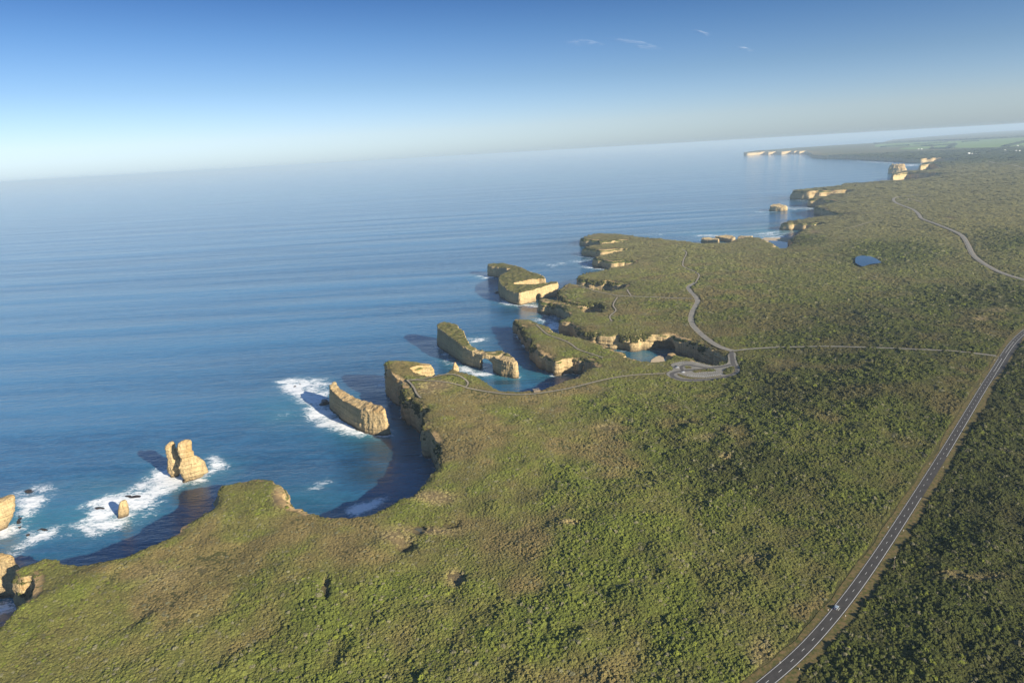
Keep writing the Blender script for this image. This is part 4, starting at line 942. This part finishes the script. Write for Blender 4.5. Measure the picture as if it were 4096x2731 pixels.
# ------------------------------------------------------------------ vehicles
def ring_body(sections, seg_pts):
    V = []; F = []; n = len(seg_pts(*sections[0][1:])) if False else None
    return V, F
def make_car(name, label, mat, loc, rz, L=4.3, W=1.78, H=1.48, van=False, group=None):
    r = empty(name, loc, rz); tag(r, label, 'car', group)            # nose along +Y
    # lower body: cross sections along the length
    ys_ = [-L / 2, -L / 2 + .12, -L * .38, -L * .1, L * .18, L * .36, L / 2 - .15, L / 2]
    ht = [.62, .86, .92, .93, .92, .84, .70, .55]; wd = [.80, .94, 1, 1, 1, .99, .92, .74]
    V = []; F = []
    for y, h, w in zip(ys_, ht, wd):
        a = W / 2 * w
        V += [(-a * .9, y, .2), (-a, y, .42), (-a, y, h - .16), (-a * .93, y, h), (0, y, h + .03), (a * .93, y, h), (a, y, h - .16), (a, y, .42), (a * .9, y, .2)]
    for i in range(len(ys_) - 1):
        for j in range(8): k = i * 9 + j; F.append((k, k + 9, k + 10, k + 1))
    F.append(tuple(range(9))); F.append(tuple(range((len(ys_) - 1) * 9, len(ys_) * 9))[::-1])
    for i in range(len(ys_) - 1): F.append((i * 9, i * 9 + 8, (i + 1) * 9 + 8, (i + 1) * 9))
    mesh_obj('body', V, F, mat, r)
    b0, b1, t0, t1 = (-L * .46, L * .24, -L * .40, L * .06) if not van else (-L * .48, L * .36, -L * .46, L * .2)
    wb, wt = W * .455, W * .37; zb, zt = .90, H - .06
    V = [(-wb, b0, zb), (wb, b0, zb), (wb, b1, zb), (-wb, b1, zb), (-wt, t0, zt), (wt, t0, zt), (wt, t1, zt), (-wt, t1, zt)]
    mesh_obj('cabin_glass', V, [(0, 1, 5, 4), (1, 2, 6, 5), (2, 3, 7, 6), (3, 0, 4, 7)], M['glass'], r)
    V = [(-wt - .03, t0 - .05, zt - .02), (wt + .03, t0 - .05, zt - .02), (wt + .03, t1 + .05, zt - .02), (-wt - .03, t1 + .05, zt - .02), (-wt + .06, t0 + .1, H), (wt - .06, t0 + .1, H), (wt - .06, t1 - .15, H), (-wt + .06, t1 - .15, H)]
    mesh_obj('roof', V, [(0, 1, 5, 4), (1, 2, 6, 5), (2, 3, 7, 6), (3, 0, 4, 7), (4, 5, 6, 7)], mat, r)
    for sx in (-1, 1):
        for (yb, yt) in ((b0, t0), (b1, t1), ((b0 + b1) / 2, (t0 + t1) / 2)):
            mesh_obj('pillar', [(sx * (wb + .012), yb - .05, zb), (sx * (wb + .012), yb + .05, zb), (sx * (wt + .012), yt + .05, zt), (sx * (wt + .012), yt - .05, zt)], [(0, 1, 2, 3)], mat, r)
    for sx in (-1, 1):
        for y in (-L * .31, L * .31):
            def cyl(rad, x0, x1, n=18):
                V = [(x, y + rad * math.cos(a), .33 + rad * math.sin(a)) for x in (x0, x1) for a in np.arange(n) / n * 2 * math.pi]
                return V, [(i, (i + 1) % n, n + (i + 1) % n, n + i) for i in range(n)] + [tuple(range(n))[::-1], tuple(range(n, 2 * n))]
            w = mesh_obj('wheel', *cyl(.33, sx * (W / 2 - .2), sx * (W / 2 + .015)), M['tyre'], r)
            mesh_obj('rim', *cyl(.2, sx * (W / 2 + .0), sx * (W / 2 + .03)), M['chrome'], w)
        for nm, y, mt in (('tail_lamp', -L / 2, M['lampred']), ('headlight', L / 2 - .08, M['lampw'])):
            x = sx * W * .36; s = -1 if y < 0 else 1
            V = [(x + dx * .16, y + dy * .1 * s - .02 * s, .62 + dz * .1) for dx in (-1, 1) for dy in (-1, 1) for dz in (-1, 1)]
            mesh_obj(nm, V, [(0, 1, 3, 2), (4, 6, 7, 5), (0, 4, 5, 1), (2, 3, 7, 6), (0, 2, 6, 4), (1, 5, 7, 3)], mt, r)
    return r
cpos = land(3347, 2436)[0]; i = np.linalg.norm(hp - cpos, axis=1).argmin(); td = hp[i + 1] - hp[i - 1]; td /= np.linalg.norm(td)
cpos = hp[i] + np.array([-td[1], td[0]]) * 1.55
make_car('silver_car', 'light silver-blue hatchback driving away on the dark highway', M['silver'], (cpos[0], cpos[1], float(Zs([cpos])[0]) + .26), -math.atan2(td[0], td[1]))
for lb, x, y, mt, rz, van in (('white car parked at the left end of the upper parking row, beside a dark car', 748, 578, 'carwhite', 1.1, True), ('dark blue car parked behind the white one at the left end of the car park', 716, 556, 'cardark', 1.1, True), ('white hatchback parked alone beside the long lower island of the car park', 862, 662, 'carwhite', 1.3, False)):
    c = q2([(x, y)])[0]; make_car('parked_car', lb, M[mt], (c[0], c[1], float(Zs([c])[0]) + .33), rz, L=4.9 if van else 4.4, H=1.85 if van else 1.5, van=van, group='cars parked at the gorge car park')

# ------------------------------------------------------------------ posts, poles, platform
def boxv(x0, x1, y0, y1, z0, z1): return [(x, y, z) for x in (x0, x1) for y in (y0, y1) for z in (z0, z1)]
BF = [(0, 1, 3, 2), (4, 6, 7, 5), (0, 4, 5, 1), (2, 3, 7, 6), (0, 2, 6, 4), (1, 5, 7, 3)]
def boxes(bs):
    V = []; F = []
    for b in bs: k = len(V); V += boxv(*b); F += [tuple(i + k for i in f) for f in BF]
    return V, F
POSTS = [(3312.5, 2441, 'white roadside guide post left of the highway beside the silver car'), (3382, 2465, 'white guide post on the right verge just below the silver car'), (3120, 2651, 'left-hand white guide post of the nearest pair on the highway'),
 (3197, 2678, 'right-hand white guide post of the nearest pair on the highway'), (3552, 2110, 'left-hand white guide post of the pair above the power pole'), (3614.5, 2124, 'right-hand white guide post of the pair above the power pole'),
 (3719, 1857, 'left-hand white guide post of the pair where the highway straightens'), (3772, 1869, 'right-hand white guide post of the pair where the highway straightens'), (3922, 1536, 'white guide post left of the highway below the junction'),
 (3964, 1544, 'white guide post right of the highway below the junction'), (3979, 1441, 'white guide post in the lower corner of the road junction')]
g0 = None
for px, py, lb in POSTS:
    c = land(px, py)[0]; z = float(Zs([c])[0]) + .15
    if g0 is None:
        g0 = empty('guide_post', (c[0], c[1], z)); V_, F_ = boxes([(-.09, .09, -.06, .06, 0, 1.05)]); mesh_obj('post', V_, F_, M['white'], g0)
        V_, F_ = boxes([(-.05, .05, -.075, .075, .80, .95)]); mesh_obj('reflector', V_, F_, M['lampred'], g0); r = g0
    else:
        r = g0.copy(); sc.collection.objects.link(r); r.location = (c[0], c[1], z)
        for ch in list(g0.children): c2 = ch.copy(); sc.collection.objects.link(c2); c2.parent = r
    tag(r, lb, 'guide post', 'white guide posts along the highway')
def power_pole(label, px, py, h=10.2):
    c = land(px, py)[0]; r = empty('power_pole', (c[0], c[1], float(Zs([c])[0])), .6); tag(r, label, 'power pole', 'timber power poles beside the highway')
    n = 10; V = []; F = []
    for k, (z, rad) in enumerate(((0, .17), (h, .11))): V += [(rad * math.cos(a), rad * math.sin(a), z) for a in np.arange(n) / n * 2 * math.pi]
    F = [(i, (i + 1) % n, n + (i + 1) % n, n + i) for i in range(n)] + [tuple(range(n, 2 * n))]
    mesh_obj('pole', V, F, M['wood'], r)
    mesh_obj('crossarm', *boxes([(-.9, .9, -.06, .06, h - .5, h - .36)]), M['wood'], r)
    for x in (-.8, 0, .8): mesh_obj('insulator', *boxes([(x - .07, x + .07, -.07, .07, h - .36, h - .1)] if x else [(-.09, .09, -.09, .09, h, h + .28)]), M['white'], r)
power_pole('timber power pole in scrub right of the highway above the silver car', 3574, 2281); power_pole('distant timber power pole at the right edge near the road junction', 4087, 1475)
# low timber bollards round the car park and the gorge road
b0 = None
def bollard(c, lb, grp):
    global b0
    z = float(Zs([c])[0]) + .1
    if b0 is None:
        b0 = mesh_obj('bollard', *boxes([(-.16, .16, -.16, .16, 0, 1.0), (-.12, .12, -.12, .12, 1.0, 1.08)]), M['gravel']); o = b0
    else: o = b0.copy(); sc.collection.objects.link(o)
    o.location = (c[0], c[1], z); tag(o, lb, 'bollard', grp)
def row_b(pts, n, lb, grp):
    p = q2(pts); s = np.r_[0, np.cumsum(np.linalg.norm(np.diff(p, axis=0), axis=1))]
    for k in range(n):
        x = s[-1] * (k + .5) / n; bollard((np.interp(x, s, p[:, 0]), np.interp(x, s, p[:, 1])), lb, grp)
row_b([(980, 440), (1150, 466), (1385, 535)], 14, 'pale timber bollard in the row along the top edge of the car park bays', 'bollards along the upper parking bays')
row_b([(600, 495), (720, 466), (880, 436)], 8, 'pale timber bollard in the row at the upper left corner of the car park', 'bollards at the upper left of the car park')
row_b([(1400, 530), (1560, 522), (1690, 498), (1712, 440), (1698, 330)], 12, 'pale timber bollard lining the car park entrance bend', 'bollards round the car park entrance bend')
row_b([(525, 660), (565, 634), (640, 624)], 5, 'pale timber bollard where the coastal path meets the car park', 'bollards where the path meets the car park')
row_b([(760, 720), (870, 765), (1000, 788), (1200, 782), (1400, 760)], 10, 'pale timber bollard on the lower kerbed island of the car park', 'bollards on the lower car park island')
p = off_line(RD['gorge'][0], -5.2); s = np.r_[0, np.cumsum(np.linalg.norm(np.diff(p, axis=0), axis=1))]
for k in range(22): x = 20 + k * 8.5; bollard((np.interp(x, s, p[:, 0]), np.interp(x, s, p[:, 1])), 'pale timber bollard in the long row beside the road above the gorge', 'bollards beside the gorge road')
c = land(2146, 1562)[0]; r = empty('lookout_platform', (c[0], c[1], float(Z([c])[0]) + .4), .25); tag(r, 'small timber lookout platform with railings beside the coastal path', 'lookout')
mesh_obj('deck', *boxes([(-4, 4, -3, 3, -.9, .3)]), M['wood'], r)
mesh_obj('railing', *boxes([(x - .08, x + .08, y - .08, y + .08, .3, 1.5) for x in (-3.9, -1.3, 1.3, 3.9) for y in (-2.9, 2.9)] + [(-4, 4, 2.82, 2.98, 1.4, 1.55), (-4, 4, 2.82, 2.98, .85, .95), (-4, 4, -2.98, -2.82, 1.42, 1.57), (-3.98, -3.82, -2.7, 2.7, 1.38, 1.53), (3.82, 3.98, -2.7, 2.7, 1.38, 1.53)]), M['gravel'], r)

# ------------------------------------------------------------------ shrubs
def bush_mesh(name, lobes, seed, sub=3, jag=.22):
    V = []; F = []; o = 0; rr = random.Random(seed)
    for k in range(lobes):
        bm = bmesh.new(); bmesh.ops.create_icosphere(bm, subdivisions=sub, radius=1)
        bmesh.ops.delete(bm, geom=[v for v in bm.verts if v.co.z < -.3], context='VERTS')
        bm.verts.index_update(); v = np.array([x.co[:] for x in bm.verts]); f = [tuple(x.index for x in q.verts) for q in bm.faces]; bm.free()
        d = fbm(v * 2.2 + seed * 3.1 + k, 2, seed + k) * .38 + vn(v * 7 + k, seed + 9) * jag
        v = v * (1 + d)[:, None]
        if lobes > 1:
            a = k / lobes * 6.283 + rr.uniform(-.4, .4); ds = rr.uniform(.35, .75) if k else 0; sz = rr.uniform(.38, .62) if k else .62
            v = v * np.array([sz, sz, sz * rr.uniform(.9, 1.3)]) + np.array([math.cos(a) * ds, math.sin(a) * ds, rr.uniform(0, .12)])
        V.append(v); F += [tuple(i + o for i in q) for q in f]; o += len(v)
    me = bpy.data.meshes.new(name); me.from_pydata([tuple(x) for x in np.vstack(V)], [], F); me.materials.append(M['shrub']); return me
src = []
hidden = bpy.data.collections.new('shrub_sources')
for i, (lb, sub) in enumerate(((1, 3), (1, 4), (4, 3), (5, 3), (1, 4), (3, 3))):
    o = bpy.data.objects.new('shrub_shape', bush_mesh('shrub_shape', lb, 60 + i * 7, sub, .12)); hidden.objects.link(o)
def scatter_points():
    A = []
    D0 = 200.0
    while D0 < 9000:
        D1 = D0 * 1.22; s = max(1.65, D0 / 305)
        xs = np.arange(-D1 * .85, D1 * .85, s); ys = np.arange(0, D1, s); X, Y = np.meshgrid(xs, ys)
        Pq = np.c_[X.ravel(), Y.ravel()] + RNG.uniform(-.5, .5, (X.size, 2)) * s
        D = np.hypot(Pq[:, 0], Pq[:, 1]); ang = np.arctan2(Pq[:, 0], Pq[:, 1])
        Pq = Pq[(D >= D0) & (D < D1) & (ang > -.84) & (ang < .80)]
        d = coast_dist(Pq); k = d > .8; Pq = Pq[k]; d = d[k]
        A.append(np.c_[Pq, d, np.full(len(Pq), s)]); D0 = D1
    return np.vstack(A)
SP = scatter_points()
clr = road_clear(SP[:, :2])
D = np.hypot(SP[:, 0], SP[:, 1]); keep = clr > .5 + SP[:, 3] * .18 + np.clip(fbm(SP[:, :2] / 9, 2, 66) * 3.0, -1.6, 3)
SP = SP[keep]; clr = clr[keep]; D = D[keep]; xy = SP[:, :2]; s = SP[:, 3]; dco = SP[:, 2]
bare = np.zeros(len(xy))
for b in BARE: bare = np.maximum(bare, ell(xy, *b[:4]) * b[4])
rimbare = (dco < 7.5) & (fbm(xy / 28, 3, 91) > .10)
pondm = ell(xy, 1671, 2104, 24, 20) > .35
pondm |= ell(xy, 3473, 1042, 52, 22) > .45
n_big = fbm(xy / 210, 3, 70); n_mid = fbm(xy / 45, 3, 71); n_sm = fbm(xy / 13, 2, 72)
# side of the highway: the far (right) side carries taller, darker scrub
hi = np.full(len(xy), -1.0); m = (D < 1700) & (xy[:, 0] > 0)
tt = np.gradient(hp, axis=0)
for i in range(0, int(m.sum()), 4000):
    ii = np.where(m)[0][i:i + 4000]; k = ((xy[ii, None, :] - hp[None]) ** 2).sum(-1).argmin(1); v = xy[ii] - hp[k]; hi[ii] = np.sign(tt[k, 1] * v[:, 0] - tt[k, 0] * v[:, 1])
east = (hi > 0).astype(float)
inland = sstep(15, 190, dco + n_mid * 40)
tall = np.clip(.12 + .55 * inland + .45 * n_mid + .25 * n_big + .22 * east + .25 * sstep(60, 400, xy[:, 0]) * (1 - sstep(900, 1800, D)), .12, 1.25)
keepp = RNG.uniform(0, 1, len(xy)) > np.clip(bare * 1.0 + (n_mid < -.42) * .35 + pondm * 2 + rimbare * .85, 0, 2)
cols = {'olive': (.108, .098, .034), 'green': (.080, .094, .019), 'dark': (.034, .041, .011), 'brown': (.150, .105, .052), 'grey': (.155, .145, .085), 'bright': (.105, .120, .020), 'straw': (.26, .20, .105)}
C3 = {k: np.array(v) for k, v in cols.items()}
u = RNG.uniform(0, 1, len(xy)); g = np.clip(.5 + .9 * n_mid + .5 * n_sm + .25 * inland - .2 + .2 * (u - .5), 0, 1)[:, None]
col = C3['olive'] * (1 - g) + C3['green'] * g
br = np.clip(sstep(.05, .5, -n_mid + .5 * n_big + .25 * fbm(xy / 90, 2, 77)) + .15 * (1 - inland), 0, 1)[:, None] * .55
col = col * (1 - br) + C3['brown'] * br
vz_ = np.zeros(len(xy))
for z_ in ((3560, 1005, 260, 60), (3230, 960, 90, 30), (3950, 1180, 260, 60), (4020, 960, 120, 60), (2960, 1480, 130, 50), (3150, 1560, 200, 60), (2950, 1900, 300, 120)): vz_ = np.maximum(vz_, ell(xy, *z_))
dk = np.clip(.35 * east + .7 * vz_ + .35 * sstep(-50, 350, xy[:, 0] - .25 * xy[:, 1]) + .3 * sstep(.1, .5, n_big) + .25 * inland * sstep(0, .6, n_sm), 0, .8)[:, None]  # darker scrub towards the right, with some lens vignette painted in
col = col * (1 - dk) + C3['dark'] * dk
rnd = RNG.uniform(0, 1, len(xy)); col[rnd < .05] = C3['grey'] * .75; col[(rnd > .95) & (n_mid > 0)] = C3['bright']
bb = np.clip(bare, 0, 1)[:, None]; col = col * (1 - bb) + C3['straw'] * bb * .75 + C3['brown'] * bb * .25
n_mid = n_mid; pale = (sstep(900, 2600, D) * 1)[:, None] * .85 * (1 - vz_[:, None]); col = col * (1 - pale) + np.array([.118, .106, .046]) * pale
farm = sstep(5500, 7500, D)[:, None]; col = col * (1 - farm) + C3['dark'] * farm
col *= (1 - .30 * sstep(-80, 330, xy[:, 0] - .1 * xy[:, 1]) * (1 - sstep(900, 1900, D)))[:, None]  # rightward darkening, here and below: scrub tone plus painted lens vignette
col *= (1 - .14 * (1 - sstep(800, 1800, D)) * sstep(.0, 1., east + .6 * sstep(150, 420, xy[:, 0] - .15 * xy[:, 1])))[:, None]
col *= (1.08 + .42 * RNG.uniform(0, 1, len(xy)) + .22 * n_sm)[:, None]
tall = tall + .7 * vz_
grp = sstep(-.15, .35, fbm(xy / 8.5, 2, 78) + .4 * n_sm)
rad = s * (.78 + .62 * RNG.uniform(0, 1, len(xy)) ** 2) * (.75 + .35 * np.minimum(tall, 1))
hgt = np.clip(.45 + 1.9 * tall * (.35 + .9 * grp),   .35, 3.6 + 1.6 * (n_mid > .3)) * (.75 + .5 * RNG.uniform(0, 1, len(xy)) ** 1.5) * (1 - .6 * np.clip(bare, 0, 1)) * (1 - .5 * np.exp(-dco / 8))
hgt = np.minimum(hgt, rad * (.5 + .6 * np.clip(tall, 0, 1))) * np.clip(s / 12, 1, 1.5)
rad = np.minimum(rad, np.maximum(clr * .9 + .4, .5))
zz = Z(xy, clr) - 1.2 * np.exp(-dco / 12) - 1.2 * np.exp(-(dco / 4.0) ** 2) - .1
ci_ = np.where((Dr < 2600) & (fbm(np.c_[lens / 45, lens * 0], 3, 95) > -.12))[0]
nohang = ell(rim, 1690, 1452, 45, 14) > .2; ci_ = ci_[~nohang[ci_]]
zone = np.zeros(len(rim))
for z_ in ((2520, 1330, 260, 40), (2850, 1400, 90, 60), (2300, 1180, 90, 60), (2440, 1130, 120, 60), (2400, 1200, 80, 60), (1650, 1560, 80, 160), (2110, 1360, 80, 120)): zone = np.maximum(zone, ell(rim, *z_))
hv = []
for r_ in range(1, 12):
    pr = RNG.uniform(0, 1, len(ci_)) < np.clip((.09 + .8 * zone[ci_]) * (1 - r_ / 12.5) * np.clip(260 / Dr[ci_] * 3, .3, 1.0), 0, .9)
    hv.append(WALLV[r_, ci_[pr]])
hv = np.vstack(hv); nh = len(hv); print('wall shrubs', nh)
keepp = np.r_[keepp, np.ones(nh, bool)]; xy = np.vstack([xy, hv[:, :2]]); zz = np.r_[zz, hv[:, 2] - .5]
rh = np.clip(np.hypot(hv[:, 0], hv[:, 1]) / 600, 1.2, 3) * RNG.uniform(.8, 1.5, nh); rad = np.r_[rad, rh]; hgt = np.r_[hgt, rh * 1.3]
col = np.vstack([col, (C3['dark'] * .6 + C3['olive'] * .5) * RNG.uniform(.6, 1.1, (nh, 1))])
k = keepp
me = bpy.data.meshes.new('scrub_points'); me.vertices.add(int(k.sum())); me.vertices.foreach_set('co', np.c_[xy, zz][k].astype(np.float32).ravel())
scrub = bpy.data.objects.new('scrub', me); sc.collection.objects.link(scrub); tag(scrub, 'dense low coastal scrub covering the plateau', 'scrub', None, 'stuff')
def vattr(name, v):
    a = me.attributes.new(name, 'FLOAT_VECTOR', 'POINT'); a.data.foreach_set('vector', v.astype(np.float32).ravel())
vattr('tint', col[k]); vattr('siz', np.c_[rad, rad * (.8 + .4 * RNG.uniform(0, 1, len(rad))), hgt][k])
vattr('rot', np.c_[RNG.normal(0, .08, len(rad)), RNG.normal(0, .08, len(rad)), RNG.uniform(0, 6.28, len(rad))][k])
print('shrubs', int(k.sum()))
ng = bpy.data.node_groups.new('scatter', 'GeometryNodeTree')
ng.interface.new_socket('Geometry', in_out='INPUT', socket_type='NodeSocketGeometry'); ng.interface.new_socket('Geometry', in_out='OUTPUT', socket_type='NodeSocketGeometry')
N = ng.nodes; Lk = ng.links; gi = N.new('NodeGroupInput'); go = N.new('NodeGroupOutput')
iop = N.new('GeometryNodeInstanceOnPoints'); ci = N.new('GeometryNodeCollectionInfo'); ci.inputs['Collection'].default_value = hidden
ci.inputs['Separate Children'].default_value = True; ci.inputs['Reset Children'].default_value = True
mtp = N.new('GeometryNodeMeshToPoints')
def na(nm):
    a = N.new('GeometryNodeInputNamedAttribute'); a.data_type = 'FLOAT_VECTOR'; a.inputs['Name'].default_value = nm; return a.outputs['Attribute']
Lk.new(gi.outputs[0], mtp.inputs[0]); Lk.new(mtp.outputs[0], iop.inputs['Points']); Lk.new(ci.outputs[0], iop.inputs['Instance']); iop.inputs['Pick Instance'].default_value = True
Lk.new(na('siz'), iop.inputs['Scale'])
e2r = N.new('FunctionNodeEulerToRotation'); Lk.new(na('rot'), e2r.inputs[0]); Lk.new(e2r.outputs[0], iop.inputs['Rotation'])
Lk.new(iop.outputs[0], go.inputs[0])
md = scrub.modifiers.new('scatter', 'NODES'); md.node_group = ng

# ------------------------------------------------------------------ thin clouds, far above the haze
s = NT('cirrus'); tc = s.attr('edge').outputs['Fac']
nn_ = s.noise(s.pos((1, 1, 1)), .0009, 7, .68, 1.2)
al_ = s.math('MULTIPLY', s.mr(nn_, .42, .72, 0, 1), s.math('MULTIPLY', tc, .3)); tr_ = s.n('ShaderNodeBsdfTransparent'); tl_ = s.n('ShaderNodeBsdfTranslucent'); tl_.inputs[0].default_value = (1, 1, 1, 1); ms_ = s.n('ShaderNodeMixShader')
s.l(al_, ms_.inputs[0]); s.l(tr_.outputs[0], ms_.inputs[1]); s.l(tl_.outputs[0], ms_.inputs[2]); s.l(ms_.outputs[0], s.out.inputs['Surface']); s.t.nodes.remove(s.b)
def cirrus(label, l, alt=6500.0):
    c = [at(a, b, alt) for a, b in l]; n = len(c); cen = np.mean(c, 0); V = []; E_ = []
    for sgn in (1,):
        for i, r in enumerate(np.linspace(0, 1, 9)):
            for q in c: V.append((*(cen + (q - cen) * r), alt + sgn * 120 * (1 - r * r))); E_.append(1 - r ** 2)
    F = []
    for h in (1,):
        o = 0
        for i in range(8):
            for k in range(n): a = o + i * n + k; b = o + i * n + (k + 1) % n; F.append((a, b, b + n, a + n) if h else (a, a + n, b + n, b))
    ob = mesh_obj('cloud', V, F, s.m); attr(ob, 'edge', E_); tag(ob, label, 'cloud', 'faint cirrus wisps high in the sky')
cirrus('leftmost faint cirrus wisp, a flat streak', [(2225, 170), (2290, 158), (2370, 160), (2430, 180), (2380, 188), (2280, 186)])
cirrus('longest faint cirrus wisp slanting down to the right', [(2400, 152), (2480, 152), (2560, 162), (2655, 195), (2640, 205), (2560, 198), (2470, 172)])
cirrus('small high cirrus wisp right of the longest one', [(2755, 125), (2780, 118), (2850, 140), (2830, 150), (2790, 140)])
cirrus('rightmost tiny cirrus wisp', [(2930, 190), (2980, 188), (3020, 205), (3000, 212), (2950, 200)])

# ------------------------------------------------------------------ haze
hz = mesh_obj('haze', boxv(-66000, 66000, -3500, 66000, -6.0, 332.0), BF); tag(hz, kind='stuff')
bm = bmesh.new(); bm.from_mesh(hz.data); bmesh.ops.recalc_face_normals(bm, faces=bm.faces); bm.to_mesh(hz.data); bm.free()
hm = bpy.data.materials.new('haze_air'); hm.use_nodes = True; t = hm.node_tree; t.nodes.remove(t.nodes['Principled BSDF'])
pv = t.nodes.new('ShaderNodeVolumePrincipled'); pv.inputs['Density'].default_value = 4.5e-5; pv.inputs['Color'].default_value = (.58, .755, .92, 1); pv.inputs['Anisotropy'].default_value = 0.0
t.links.new(pv.outputs[0], t.nodes['Material Output'].inputs['Volume']); hz.data.materials.append(hm)
